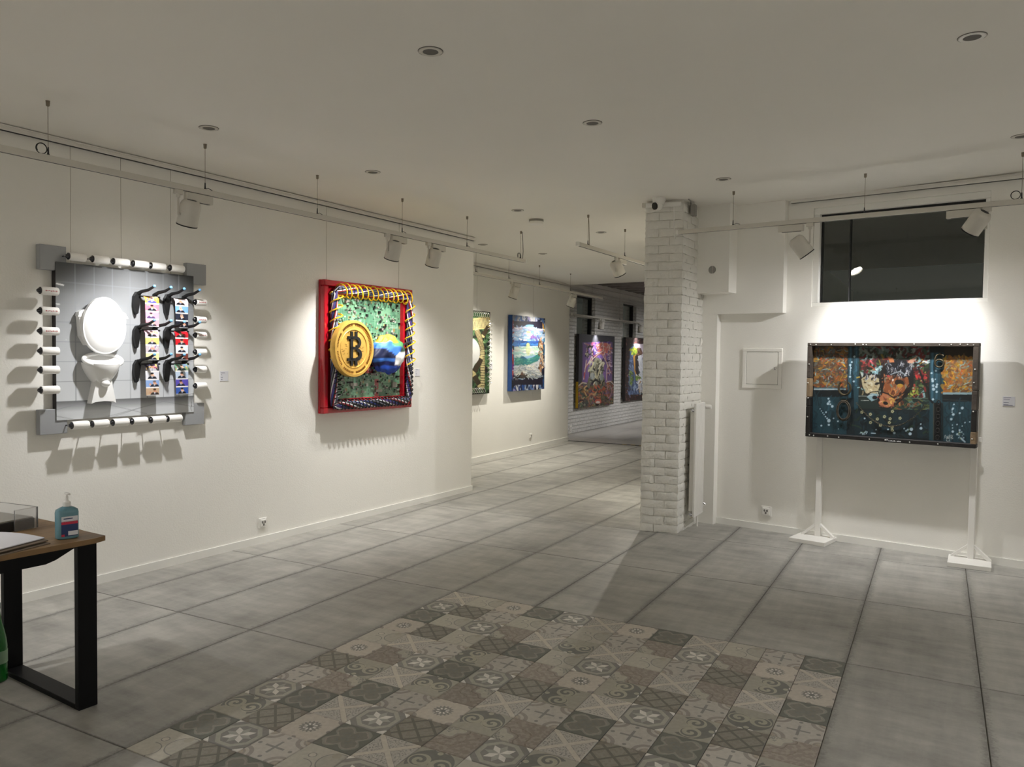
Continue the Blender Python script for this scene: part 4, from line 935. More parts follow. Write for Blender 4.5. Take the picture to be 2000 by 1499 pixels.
# drips and flowers
WS = (196, 222, 236)
sp_ = [(538, 248, 1), (517, 295, .8), (503, 320, 1), (510, 345, .7), (506, 365, .6), (503, 420, 1), (536, 460, .9), (322, 608, .9), (330, 632, 1), (318, 650, 1.2), (338, 655, .8), (355, 673, 1.2), (302, 723, .8), (328, 795, 1.6), (328, 830, 1), (264, 838, .9), (367, 775, .7), (405, 800, .8), (252, 695, .5), (263, 712, .5), (275, 728, .6), (286, 742, .6), (298, 760, .7), (312, 775, .8), (410, 865, .5), (632, 775, .8), (885, 898, 1.1), (832, 868, .8), (1110, 822, .7), (1112, 858, 1.3), (1000, 870, .9), (1030, 866, 1.5), (1020, 905, 1.4), (970, 860, .8), (985, 880, .8), (730, 870, .6), (1235, 368, .9), (1198, 388, .9), (1205, 440, 1.1), (1208, 455, 1.2), (1212, 495, 1.2), (1245, 485, 1), (1240, 505, 1.1), (1216, 525, 1.4), (1243, 548, 1), (1212, 612, 1), (1230, 440, .6), (1382, 690, 1), (1376, 700, .7), (1385, 740, 1.2), (1368, 780, 1.1), (1390, 655, .7), (1375, 720, .6), (1440, 728, .9), (1462, 685, 1.3), (1382, 885, 1.1), (1418, 825, .7), (1420, 908, 1), (1485, 808, .7), (1526, 803, .7), (1462, 838, .6), (1440, 872, .9), (1440, 890, .8), (1380, 855, .6), (1378, 830, .5)]
cv.speck(sp_, WS, 9.5); cv.line([(506, 320), (504, 400)], 7, WS); cv.line([(690, 900), (725, 902)], 9, WS); cv.curve([(640, 882), (655, 890), (645, 908)], 6, WS); cv.line([(1450, 940), (1485, 972)], 13, WS); cv.dabs(10, (590, 885, 640, 912), [WS], 16, 5); cv.dabs(14, (1430, 880, 1480, 950), [(190, 200, 110), WS], 10, 5)
for x, y in ((608, 722), (680, 740), (682, 810), (740, 780), (768, 832), (848, 778), (842, 810), (868, 715), (933, 773), (868, 876), (800, 760), (866, 850)):
    for a_ in range(5): cv.ell(x + 9 * math.cos(a_ * 1.257), y + 9 * math.sin(a_ * 1.257), 5.5, 5.5, (206, 204, 160))
    cv.ell(x, y, 4, 4, (60, 50, 20))
# signature
for pts in ([(1310, 945), (1318, 915), (1332, 945)], [(1312, 934), (1328, 932)], [(1336, 945), (1336, 925), (1346, 945), (1346, 918)], [(1350, 940), (1356, 912), (1362, 942)], [(1368, 912), (1372, 938), (1382, 914)], [(1328, 945), (1334, 968), (1356, 960), (1350, 930)], [(1366, 940), (1384, 942), (1372, 950)], [(1350, 962), (1360, 972)]): cv.curve(pts, 3.2, (226, 230, 226))
cv.fade(lambda u, v: .80 + 0 * u)
link('canvas', cv.mesh('canvas', HW, HH, M['paint']), art, (0, -.142, 0))
MB().cbox(-HW / 2 + .01, HW / 2 - .01, -.138, -.108, .01, HH - .01, .003).build('back_board', M['frame_black'], art)
g = .028
for nm, bx, m_ in (('frame_bar', (-HW / 2, HW / 2, HH - g, HH), M['frame_dark']), ('frame_bar', (-HW / 2, HW / 2, 0, g + .004), M['frame_black'])):
    MB().cbox(bx[0], bx[1], -.205, -.108, bx[2], bx[3], .003).build(nm, m_, art)
for x0_, x1_, segs in ((-HW / 2, -HW / 2 + g + .006, ((.03, .26, 'frame_black'), (.26, .34, 'frame_black'), (.34, .50, 'frame_pale'), (.50, .776, 'frame_dark'))), (HW / 2 - g - .010, HW / 2, ((.03, .125, 'frame_pale'), (.125, .29, 'frame_black'), (.29, .44, 'frame_dark'), (.44, .776, 'frame_dark')))):
    for a_, b_, mm in segs: MB().cbox(x0_, x1_, -.205, -.108, a_, b_ - .001, .004).build('frame_bar', M[mm], art)
for x, z in ((-.61, .788), (-.565, .786), (-.44, .786), (-.25, .79), (-.19, .788), (-.165, .786), (.19, .79), (.37, .786), (.45, .788), (.51, .79), (.56, .788), (.60, .786), (-.60, .015), (-.565, .012), (-.45, .016), (-.36, .012), (-.12, .014), (0, .016), (.18, .012), (.38, .014), (-.618, .62), (-.625, .46), (-.62, .33), (-.62, .17), (.615, .60), (.61, .50), (.612, .28), (.61, .07)):
    MB().ball((x, -.207, z), (.006, .004, .006), 10, 6).build('nail_head', M['silver'], art, True)
cp = MB(); cp.box(.005, .021, -.2062, -.2052, .020, .0225); cp.box(.0115, .0145, -.2062, -.2052, .010, .020)
for k in range(14):
    if k == 8: continue
    xk = .024 + k * .0068; hk_ = (.006, .0045, .0065, .009, .005, .006, .010, .0055)[k % 8]; cp.box(xk, xk + .0042, -.2062, -.2052, .009, .009 + hk_)
cp.build('caption', M['frosty'], art)
hs = [(-.335 + .048 * math.sin(t) * 1.0, -.165, .425 - .058 * math.cos(t) + .0) for t in np.linspace(-2.55, 2.55, 30)]
MB().tube(hs, .0085, 8).build('horseshoe', M['iron'], art, True)
for k, r_ in enumerate((.0, .006, -.006)): MB().tube([(-.338 + (.050 + r_) * math.cos(t), -.160 - .006 * k, .235 + (.078 + r_) * math.sin(t)) for t in np.linspace(0, 2 * PI, 40, endpoint=False)], .0045, 6, True).build('rope_coil', M['rope'], art, True)
MB().box(-.362, -.312, -.166, -.15, .318, .326).build('rope_strap', M['iron'], art)
ch = MB(); pts = [Vector((-.235 + .52 * t, -.160, .30 - .185 * (1 - (2 * t - 1) ** 2) + .02 * t)) for t in np.linspace(0, 1, 44)]
for k, p in enumerate(pts[:-1]):
    d = pts[k + 1] - p; a_ = math.atan2(d.z, d.x); Mk = T(*p) @ RY(-a_) @ RX(PI / 2 * (k % 2))
    ch.tube([(.010 * math.cos(t), 0, .0055 * math.sin(t)) for t in np.linspace(0, 2 * PI, 10, endpoint=False)], .0016, 5, True, 0, Mk)
q = ch.build('chain', M['iron'], art, True)
six = [(.365 + .030 * math.cos(t), -.160, .642 + .030 * math.sin(t)) for t in np.linspace(0, 2 * PI, 28)]
n6 = MB().tube(six, .0075, 8); n6.tube([(.337, -.160, .645), (.334, -.160, .675), (.345, -.160, .705), (.368, -.160, .716), (.392, -.160, .704)], .0075, 8); n6.build('number_six', M['iron'], art, True)
for k in range(6): MB().tube([(.368 + .012 * math.cos(t), -.158, .335 - .055 * k + .018 * math.sin(t)) for t in np.linspace(0, 2 * PI, 14, endpoint=False)], .004, 6, True).build('iron_link', M['frame_black'], art, True)
# stands
for lab, s_, rz, x0_, x1_ in (('left white wooden stand under the boxed horse painting', .903, -.06, -.165, .140), ('right white wooden stand under the boxed horse painting', 2.062, .12, -.150, .140)):
    st = thing('picture_stand', lab, 'stand', rw(s_, .085, 0), SA, 'stands of the horse painting')
    MB().cbox(x0_, x1_, -.212, .078, 0, .036, .003, 0, RZ(rz)).build('base', M['white'], st)
    MB().cbox(-.022, .022, -.006, .038, .034, 1.30, .002).build('post', M['white'], st)
    for sg in (-1, 1):
        p = MB(); mm = T(sg * .072, .016, .082) @ RY(sg * math.radians(-45))
        p.cbox(-.011, .011, -.018, .018, -.088, .068, .002, 0, T(sg * .066, .016, .092) @ RY(-sg * math.radians(48))); p.build('brace', M['white'], st)
    MB().cbox(-.05, .05, -.012, -.004, .95, .985, .002).build('bracket', M['white'], st)

# ------------------------------------------------------------------ 4. far left wall artworks
def far_art(name, label, y0, y1, z0, z1, dep, mesh, side, origin, rot, front_extra=None):
    o = thing(name, label, 'artwork', origin, rot); wd, ht = y1 - y0, z1 - z0
    MB().cbox(-wd / 2, wd / 2, -dep, -.012, 0, ht, .003).build('stretcher', side, o)
    link('canvas', mesh, o, (0, -dep - .0015, 0)); return o
# green film artwork
cv = Canvas(120, 150, [(-330, 90), (362, 145), (310, 1305), (-370, 1370)], (20, 26, 20))
cv.rect(-330, 150, 345, 1300, (70, 112, 66)); cv.dabs(120, (-330, 160, 340, 1290), [(36, 60, 34), (110, 150, 96), (20, 26, 18), (150, 180, 120)], 120, 34)
def film(pts, wd, n=60):
    cv.curve(pts, wd, (222, 202, 140), 1, n); cv.curve(pts, wd * .62, (236, 220, 160), 1, n)
    P = np.array(pts, float)
    for t in np.linspace(0, 1, 34):
        i = min(int(t * (len(P) - 1)), len(P) - 2); f = t * (len(P) - 1) - i; p = P[i] * (1 - f) + P[i + 1] * f; d = P[i + 1] - P[i]; d = d / (np.hypot(*d) + 1e-6); nn = np.array((-d[1], d[0])) * wd * .5
        cv.line([p - nn, p + nn], 7, (60, 48, 26))
film([(-300, 520), (-150, 380), (80, 330), (320, 300)], 120); film([(140, 420), (190, 560), (215, 700), (215, 900), (205, 1200)], 74); film([(80, 1000), (150, 900), (190, 820)], 70); film([(320, 360), (240, 480)], 60); film([(80, 1070), (150, 1180)], 70); film([(-300, 900), (-100, 1100), (0, 1250)], 90)
cv.ell(20, 720, 160, 200, (236, 236, 232)); cv.ell(-120, 640, 150, 150, (226, 226, 222)); cv.poly([(-250, 700), (160, 780), (60, 960), (-80, 1000)], (232, 232, 228))
cv.fade(lambda u, v: .72 + 0 * u)
o = far_art('film_strip_artwork', 'green artwork of yellow film strips half hidden behind the wall corner', 4.50, 5.70, 1.005, 2.205, .075, cv.mesh('canvas', 1.2, 1.2, M['paint']), M['dkside'], fw(5.10, 0, 1.005), FA)
art = o
coil((.545, 1.09), (.545, .13), 15, .042, .005, M['silver'], 'wire_coil', .8, -.10); coil((-.56, 1.15), (.50, 1.15), 18, .035, .005, M['silver'], 'wire_coil', .8, -.10); coil((-.56, .055), (.40, .055), 16, .035, .005, M['silver'], 'wire_coil', .8, -.10)
wire(art, [(.3, -.02, 1.19), (.3, -.02, 1.85)])
# seascape
cv = Canvas(130, 160, [(722, 195), (1198, 240), (1140, 1258), (668, 1290)], (22, 24, 46))
for bx in ((722, 200, 1180, 312), (668, 1190, 1140, 1290)): cv.dabs(90, bx, [(40, 80, 150), (20, 30, 60), (190, 200, 220), (100, 140, 200), (30, 50, 110), (230, 230, 235), (160, 150, 190)], 110, 20, PI / 2, .15)
cv.dabs(46, (690, 300, 732, 1190), [(40, 90, 150), (16, 20, 40), (90, 130, 190), (160, 60, 70), (200, 200, 210), (90, 30, 110)], 90, 24, PI / 2, .1); cv.dabs(50, (1140, 300, 1195, 1190), [(16, 20, 44), (30, 40, 90), (40, 110, 150), (210, 150, 50), (220, 220, 220), (60, 50, 90)], 80, 22, PI / 2, .1)
cv.rect(738, 290, 1150, 420, (28, 22, 48)); cv.rect(700, 1060, 1120, 1195, (24, 18, 40))
shp = [(742, 410), (800, 395), (860, 372), (925, 344), (970, 342), (1040, 375), (1145, 435), (1140, 560), (1125, 900), (1105, 1060), (1040, 1115), (985, 1095), (930, 1062), (895, 1100), (830, 1125), (770, 1110), (715, 1055), (722, 800), (735, 560)]
cv.poly(shp, (150, 190, 226)); cv.dabs(130, (750, 380, 1135, 560), [(170, 200, 236), (206, 220, 240), (190, 180, 226), (130, 180, 226), (226, 220, 236)], 90, 12, .05, .15); cv.ell(965, 350, 60, 14, (140, 200, 236)); cv.ell(945, 445, 32, 18, (232, 200, 150)); cv.dabs(20, (990, 500, 1130, 575), [(120, 100, 180), (90, 110, 190), (160, 110, 190)], 40, 12, 1.4, .3)
cv.poly([(736, 566), (1130, 578), (1110, 665), (732, 660)], (34, 90, 176)); cv.dabs(40, (740, 575, 1105, 660), [(24, 70, 150), (60, 130, 206), (40, 110, 190)], 90, 10, .02, .05)
cv.poly([(732, 655), (1110, 640), (1110, 760), (960, 780), (860, 800), (725, 850)], (206, 226, 220)); cv.dabs(60, (735, 660, 1100, 780), [(226, 236, 232), (160, 206, 196), (236, 236, 220), (180, 216, 190)], 80, 12, .1, .2)
cv.poly([(724, 850), (790, 820), (850, 795), (905, 830), (1000, 800), (1110, 730), (1085, 840), (990, 900), (900, 930), (724, 960)], (56, 136, 124)); cv.dabs(50, (735, 820, 1080, 920), [(70, 150, 130), (40, 116, 120), (110, 176, 150)], 80, 10, -.2, .3); cv.poly([(790, 822), (850, 786), (910, 826)], (40, 96, 130))
cv.poly([(722, 930), (900, 925), (1060, 860), (1105, 800), (1110, 1060), (1040, 1112), (930, 1062), (830, 1122), (716, 1055)], (206, 210, 212)); cv.dabs(140, (730, 920, 1095, 1095), [(230, 232, 232), (180, 190, 200), (200, 206, 190), (236, 230, 210), (150, 160, 160)], 70, 9, .2, .4); cv.dabs(14, (745, 1050, 900, 1105), [(20, 20, 24), (60, 50, 40)], 50, 12, .2, .5); cv.poly([(800, 1060), (830, 1000), (860, 1060)], (110, 80, 60))
cv.dabs(50, (1085, 520, 1135, 1010), [(176, 120, 80), (110, 80, 56), (206, 160, 120), (80, 60, 50), (226, 190, 150)], 46, 14, 1.4, .5); cv.ell(928, 690, 34, 92, (216, 226, 150), .6); cv.ell(932, 625, 24, 26, (230, 226, 150), .8)
for y in range(440, 1100, 22): cv.line([(728, y), (1120, y + 4)], 2.4, (70, 84, 110), .38)
cv.fade(lambda u, v: .76 + 0 * u)
o = far_art('seascape_artwork', 'blue framed seascape painting with waves on the far left wall', 6.405, 7.625, 1.008, 2.205, .085, cv.mesh('canvas', 1.22, 1.197, M['paint']), M['blueside'], fw(7.015, 0, 1.008), FA)
wire(o, [(.28, -.02, 1.19), (.28, -.02, 1.85)])
# statue painting on the brick wall
cv = Canvas(130, 150, [(112, 110), (730, 160), (722, 1312), (110, 1375)], (66, 65, 72))
cv.rect(112, 110, 730, 260, (70, 70, 76))
for x in range(175, 690, 6): t = abs((x - 430) / 260); cv.rect(x, 258, x + 6.5, 960, tuple(np.array((160, 118, 196)) * (1 - .45 * t) + np.array((66, 64, 72)) * .45 * t))
cv.dabs(90, (330, 270, 640, 520), [(130, 90, 190), (226, 200, 240), (210, 90, 130), (150, 120, 220), (240, 236, 240), (80, 50, 130)], 110, 14); cv.dabs(40, (440, 290, 640, 450), [(214, 110, 100), (236, 190, 180), (226, 140, 120)], 90, 16, 2.6, .4)
for pts in ([(210, 275), (300, 330), (340, 480), (220, 700)], [(240, 420), (270, 330), (330, 420), (350, 540)], [(520, 260), (560, 480), (620, 690), (650, 500)], [(600, 280), (640, 340), (640, 460)], [(250, 640), (420, 480), (540, 400)], [(540, 330), (640, 380)], [(200, 880), (225, 700), (240, 560)], [(590, 900), (600, 700), (660, 640)], [(520, 470), (600, 620), (660, 780)]): cv.curve(pts, 10, (232, 214, 200)); cv.curve([(p[0] + 12, p[1] + 6) for p in pts], 6, (200, 110, 90))
cv.line([(212, 770), (210, 850)], 10, (196, 30, 50)); cv.dabs(24, (240, 330, 340, 500), [(40, 40, 50), (200, 190, 160), (120, 110, 120)], 70, 12); cv.dabs(24, (620, 420, 680, 800), [(40, 30, 50), (200, 120, 110), (220, 200, 220)], 70, 9)
cv.poly([(112, 990), (180, 940), (260, 960), (300, 1040), (330, 960), (500, 960), (560, 1030), (600, 930), (690, 930), (724, 990), (722, 1312), (110, 1375)], (104, 88, 76))
cv.dabs(330, (120, 960, 715, 1320), [(150, 110, 60), (90, 110, 80), (176, 120, 90), (60, 80, 70), (196, 160, 110), (120, 76, 70), (50, 46, 50), (190, 90, 60), (150, 150, 130), (110, 80, 110)], 90, 14); cv.curve([(112, 990), (180, 940), (250, 950)], 12, (214, 200, 176)); cv.curve([(590, 940), (660, 925), (724, 985)], 12, (214, 196, 190)); cv.curve([(620, 1000), (600, 1120), (640, 1200), (690, 1080), (650, 990)], 9, (200, 150, 160))
cv.poly([(400, 520), (450, 520), (490, 580), (540, 600), (545, 720), (530, 800), (570, 900), (560, 1000), (500, 960), (470, 980), (400, 960), (330, 940), (300, 1040), (260, 1000), (275, 880), (330, 780), (275, 760), (300, 690), (350, 640), (370, 580)], (120, 118, 98))
cv.dabs(110, (300, 560, 540, 960), [(160, 156, 130), (70, 68, 58), (200, 196, 170), (40, 38, 36), (140, 150, 140), (190, 180, 140)], 70, 14, 1.8, .6); cv.ell(428, 570, 44, 50, (160, 158, 130)); cv.ell(440, 590, 20, 26, (110, 106, 86)); cv.curve([(370, 610), (330, 700), (280, 740)], 24, (206, 200, 160)); cv.curve([(460, 700), (500, 620), (545, 610), (530, 660)], 22, (220, 214, 186)); cv.curve([(480, 700), (430, 860), (400, 780)], 22, (196, 186, 150)); cv.curve([(340, 950), (410, 900), (490, 950)], 18, (40, 36, 36)); cv.ell(350, 830, 40, 60, (176, 184, 184), .8); cv.ell(510, 850, 36, 60, (150, 160, 156), .8); cv.ell(455, 1255, 56, 40, (214, 110, 90)); cv.ell(450, 1270, 36, 20, (236, 226, 216)); cv.ell(440, 1310, 30, 16, (24, 18, 20))
cv.fade(lambda u, v: .85 + 0 * u)
mesh_ = cv.mesh('canvas', 1.98, 1.52, M['paint'])
o = far_art('statue_painting', 'purple painting of a seated stone figure on the white brick wall', 10.24, 12.22, .505, 2.025, .07, mesh_, M['dkside'], (BX + .03, 11.235, .505), PI / 2)
MB().box(-.9935, -.9905, -.068, -.014, .01, .55).build('gilded_edge', M['yelside'], o)
# waterfall painting
cv = Canvas(110, 140, [(912, 175), (1352, 198), (1342, 1232), (906, 1282)], (46, 28, 26))
cv.dabs(420, (912, 180, 1350, 1275), [(70, 34, 30), (30, 20, 22), (110, 60, 56), (50, 40, 40), (140, 90, 84)], 26, 8)
cv.rect(975, 290, 1310, 1165, (36, 44, 44)); cv.rect(1040, 290, 1312, 540, (224, 212, 224)); cv.poly([(1190, 530), (1312, 520), (1312, 1130), (1230, 1140), (1200, 800)], (84, 140, 44)); cv.dabs(50, (1190, 540, 1310, 1130), [(110, 170, 60), (50, 90, 40), (70, 120, 50), (36, 60, 40)], 70, 18, 1.3, .4)
cv.poly([(985, 360), (1050, 320), (1070, 700), (1130, 1160), (960, 1165), (975, 600)], (90, 110, 150)); cv.dabs(80, (975, 480, 1100, 1150), [(120, 140, 180), (70, 84, 120), (150, 170, 200), (50, 56, 80)], 120, 12, 1.4, .15); cv.poly([(1010, 420), (1060, 370), (1140, 365), (1170, 440), (1160, 500), (1120, 560), (1040, 520)], (80, 66, 40)); cv.dabs(30, (1005, 370, 1090, 470), [(150, 180, 50), (110, 140, 40), (190, 200, 60)], 40, 14); cv.dabs(24, (1100, 370, 1170, 520), [(90, 60, 50), (60, 40, 36), (130, 90, 70)], 60, 10, 1.4, .3)
cv.poly([(1030, 500), (1075, 470), (1085, 640), (1060, 740), (1150, 900), (1165, 1130), (1130, 1130), (1100, 920), (1050, 760)], (196, 140, 60)); cv.poly([(1060, 500), (1110, 480), (1130, 700), (1100, 860), (1070, 760)], (40, 32, 34)); cv.poly([(1105, 500), (1165, 480), (1205, 700), (1230, 1000), (1250, 1140), (1170, 1145), (1160, 900), (1120, 650)], (214, 216, 222)); cv.dabs(60, (1120, 520, 1240, 1130), [(236, 236, 240), (190, 196, 206), (220, 222, 228)], 130, 10, 1.45, .08); cv.dabs(16, (1200, 760, 1240, 960), [(110, 160, 70), (180, 206, 190)], 40, 14); cv.dabs(20, (985, 760, 1020, 1000), [(100, 130, 60), (140, 160, 90)], 40, 12); cv.dabs(10, (1070, 830, 1140, 900), [(120, 150, 60)], 40, 12)
cv.fade(lambda u, v: .85 + 0 * u)
o = far_art('waterfall_painting', 'waterfall painting in a dark mottled frame partly behind the pillar', 12.93, 14.93, .53, 2.03, .075, cv.mesh('canvas', 2.0, 1.5, M['paint']), M['dkside'], (BX + .03, 13.93, .53), PI / 2)

# ------------------------------------------------------------------ 5. labels, sockets, access panel, vent
def card(label, origin, rot, wd, ht, lines, qr=True):
    o = thing('label_card', label, 'label', origin, rot, 'artwork label cards')
    MB().cbox(-wd / 2, wd / 2, -.006, 0, 0, ht, .001).build('card', M['card'], o)
    for k, (t, l) in enumerate(lines): MB().box(-wd * .42, -wd * .42 + wd * l, -.0066, -.006, ht * t, ht * t + ht * .045).build('printed_line', M['ink'], o)
LN4 = [(.82, .5), (.64, .15), (.36, .25), (.16, .2)]
card('small white label right of the toilet artwork', lw(1.038, 0, 1.341), LA, .076, .078, LN4)
card('small white label right of the coin artwork', lw(3.453, 0, 1.341), LA, .076, .080, LN4)
card('small white label right of the boxed horse painting', rw(2.271, 0, 1.232), SA, .080, .072, [(.86, .6), (.68, .5), (.34, .42), (.12, .4), (.04, .75)])
card('small white label right of the film strip artwork', fw(5.88, 0, 1.36), FA, .09, .09, LN4)
card('small white label right of the seascape painting', fw(7.80, 0, 1.36), FA, .09, .09, LN4)
def socket(label, origin, rot, wd=.082):
    o = thing('wall_socket', label, 'socket', origin, rot, 'wall sockets'); h2 = wd / 2
    MB().cbox(-h2, h2, -.012, 0, -h2, h2, .004).build('plate', M['white'], o)
    MB().cbox(-h2 * .72, h2 * .72, -.020, -.011, -h2 * .72, h2 * .72, .006).build('rim', M['white'], o)
    for k in range(3):
        a_ = PI / 2 + k * 2 * PI / 3 + PI / 3; MB().lathe([(.0085, 0), (.0085, .0015), (0, .0015)], 14, 0, T(.0135 * math.cos(a_), -.0195, .0135 * math.sin(a_)) @ RX(PI / 2) @ Matrix.Diagonal((1, 1.35, 1, 1))).build('socket_opening', M['socket'], o)
socket('white wall socket low on the left wall under the artworks', lw(1.418, 0, .168), LA)
socket('white wall socket low on the right wall near the picture stand', rw(.423, 0, .178), SA, .094)
socket('small white wall socket on the far left wall below the seascape', fw(7.28, 0, .235), FA, .085)
socket('white box socket at the foot of the brick wall corner', (BX, 10.1, .12), PI / 2, .12)
o = thing('access_panel', 'square white access panel in the right wall beside the painting', 'access panel', rw(.353, 0, 1.298), SA)
for bx in ((-.182, .182, 0, .036), (-.182, .182, .334, .368), (-.182, -.148, .036, .334), (.148, .182, .036, .334)): MB().cbox(bx[0], bx[1], -.014, 0, bx[2], bx[3], .003).build('frame_bar', M['wall'], o)
dr = MB().cbox(-.1445, .1445, -.011, 0, .0395, .3305, .002).build('panel_door', M['wall'], o)
MB().box(-.148, .148, -.004, 0, .036, .334).build('shadow_gap', M['vent'], o)
lk = MB().lathe([(.012, 0), (.012, .004), (.009, .006), (0, .006)], 16, 0, T(.118, -.011, .185) @ RX(PI / 2)).build('lock', M['chrome'], dr, True)
MB().box(.116, .120, -.018, -.0165, .177, .193).build('key_slot', M['black'], lk)
o = thing('round_vent', 'round slotted vent on the boxed duct beside the pillar', 'vent', rw(-.035, .265, 2.375), SA)
for sg in (-1, 1): MB().prism([(sg * .004 + sg * .030 * math.cos(t), .034 * math.sin(t)) for t in np.linspace(-PI / 2, PI / 2, 14)], 0, .006, 0, RX(PI / 2)).build('vent_half', M['vent'], o)
MB().lathe([(.038, 0), (.040, .004), (.037, .005), (.035, .002)], 28, 0, RX(PI / 2), False).build('rim', M['wall'], o, True)

# ------------------------------------------------------------------ 6. radiator, camera, ceiling fittings
rd = thing('radiator', 'tall narrow white panel radiator beside the brick pillar', 'radiator', (.84, 2.74, .13))
MB().cbox(-.022, .020, -.10, .17, .045, .955, .004).build('rear_panel', M['rail'], rd)
fp = MB().cbox(.024, .046, -.14, .15, 0, 1.03, .004); fp.build('front_panel', M['white'], rd)
gr = MB()
for k in range(9): gr.box(.0461, .0475, -.12 + k * .03, -.118 + k * .03, .02, 1.01)
gr.build('panel_grooves', M['rail'], rd)
for z in (.965, .015): MB().lathe([(.015, 0), (.015, .02), (.008, .022), (0, .022)], 14, 0, T(0, -.085, z) @ RX(PI / 2)).build('end_plug', M['chrome'], rd, True)
vl = MB().tube([(.035, .13, .985), (.035, .22, .985)], .009, 8).build('valve', M['chrome'], rd)
MB().lathe([(.018, 0), (.022, .006), (.022, .045), (.019, .055), (0, .055)], 18, 0, T(.035, .20, .985) @ RY(PI / 2)).build('valve_head', M['white'], vl, True)
MB().tube([(.03, .13, .08), (.03, .19, .08), (.05, .20, .07)], .010, 8).build('pipe_fitting', M['chrome'], rd)
MB().tube([(.0, .12, .005), (.0, .12, -.13)], .009, 8).build('pipe', M['white'], rd)
sc = thing('security_camera', 'white dome security camera on the ceiling above the brick pillar', 'camera', (.602, 2.285, zc(.6)), -.3)
MB().lathe([(.056, 0), (.058, -.006), (.054, -.028), (.045, -.060), (.030, -.068), (0, -.068)], 32, 0).build('base', M['white'], sc, True)
bl = MB().ball((0, -.012, -.068), .043, 24, 16).build('eyeball', M['white'], sc, True)
MB().lathe([(.031, .030), (.031, .0445), (.0, .0455)], 24, 0, T(0, -.012, -.068) @ along((-.25, -.9, -.22))).build('lens', M['black'], bl, True)
jb = thing('cable_duct', 'white cable duct across the top of the brick pillar', 'cable duct', (.455, 2.375, zc(.5) - .07), math.atan2(.06, .324))
MB().cbox(-.03, .31, -.028, .004, .012, .048, .003).build('duct', M['white'], jb)
MB().cbox(-.032, .0, -.031, .006, .010, .050, .003).build('duct_end', M['lampw'], jb)
MB().tube([(.245, -.006, .02), (.248, -.006, -.12), (.26, -.006, -.27)], .005, 6).build('drop_cable', M['white'], jb)
jx = thing('junction_box', 'grey junction box at the top right edge of the brick pillar', 'junction box', (.80, 2.60, zc(.8) - .125), .05)
MB().cbox(0, .042, -.04, .035, 0, .10, .003).build('box', M['grey_metal'], jx)
MB().cbox(-.004, .0, -.03, .03, .08, .125, .001).build('bracket', M['dchrome'], jx)
MB().tube([(.02, -.04, .095), (.015, -.12, .115), (.01, -.16, .12)], .004, 6).build('loose_cable', M['grey_metal'], jx)
def downlight(label, x, y, ring='lampw'):
    z = zc(x); o = thing('recessed_downlight', label, 'downlight', (x, y, z), 0, 'recessed ceiling downlights')
    o.rotation_euler = (0, -math.atan(.0164), 0)
    MB().lathe([(.036, -.004), (.040, -.006), (.052, -.005), (.056, .0), (.056, .004), (.036, .004)], 36, caps=False).build('ring', M[ring], o, True)
    MB().lathe([(.0365, -.0035), (.034, -.0015), (.030, -.0012), (.0, -.0012)], 30).build('lamp_face', M['dlface'], o, True)
    MB().lathe([(.0, -.003), (.022, -.003), (.024, -.0014)], 24).build('lamp_core', M['black'], o, True)
    MB().lathe([(.0562, -.003), (.0585, -.001), (.0585, .003), (.0562, .003)], 36, caps=False).build('shadow_gap', M['dlface'], o, True)
for lab, x, y in (('nearest recessed downlight in the middle of the ceiling', .694, -1.341), ('recessed downlight above the toilet artwork', -1.153, -1.013), ('recessed downlight above the coin artwork', -.983, .344), ('recessed downlight before the round smoke detector', -.736, 2.184), ('recessed downlight in the ceiling centre', .926, .016), ('recessed downlight in the upper right corner of the ceiling', 2.866, -.33), ('recessed downlight above the pillar and bulkheads', 1.262, 1.849), ('recessed downlight behind the short track', -.525, 3.737), ('recessed downlight near the seascape', -1.848, 4.968), ('recessed downlight past the left wall corner', -2.122, 3.882), ('recessed downlight above the right end of the window', 3.197, 1.583)):
    downlight(lab, x, y, 'white' if 'upper right' in lab else 'lampw')
o = thing('smoke_detector', 'white round smoke detector on the ceiling', 'smoke detector', (-.80, 2.70, zc(-.8)))
MB().lathe([(.072, 0), (.074, -.003), (.072, -.022)], 32).build('base', M['grey_metal'], o, True)
MB().lathe([(.070, -.020), (.070, -.042), (.060, -.050), (0, -.052)], 32).build('cover', M['white'], o, True)

# ------------------------------------------------------------------ 7. desk and what stands on it
dk = thing('desk', 'oak topped desk with black steel loop legs in the left foreground', 'desk', (-.777, -2.203, 0), math.radians(-5))
poly = [(.375, -1.45), (.372, -.35), (.378, -.02), (.36, .035), (.20, .03), (-.10, .045), (-.40, .03), (-.42, -1.45)]
MB().prism(poly, .735, .757).build('table_top', M['woodtop'], dk)
lp = dict(y0=-.065, y1=.018)
for nm, bx in (('leg', (.29, .322, 0, .735)), ('leg', (-.385, -.353, 0, .735)), ('foot_bar', (-.353, .29, 0, .024)), ('top_bar', (-.353, .29, .71, .735))):
    MB().cbox(bx[0], bx[1], -.065, .018, bx[2], bx[3], .002).build(nm, M['steel'], dk)
ap = MB(); mt2 = RZ(PI / 2) @ RX(PI / 2)
prof = [(-1.40, .735), (-.065, .735), (-.068, .730), (-.10, .722), (-.135, .706), (-.17, .690), (-.21, .680), (-1.40, .676)]
ap.prism(prof, .33, .35, 0, mt2); ap.build('side_rail', M['steel'], dk)
for nm, bx in (('leg', (.29, .322, 0, .735)), ('leg', (-.385, -.353, 0, .735)), ('foot_bar', (-.353, .29, 0, .024))):
    MB().cbox(bx[0], bx[1], -1.38, -1.30, bx[2], bx[3], .002).build(nm, M['steel'], dk)
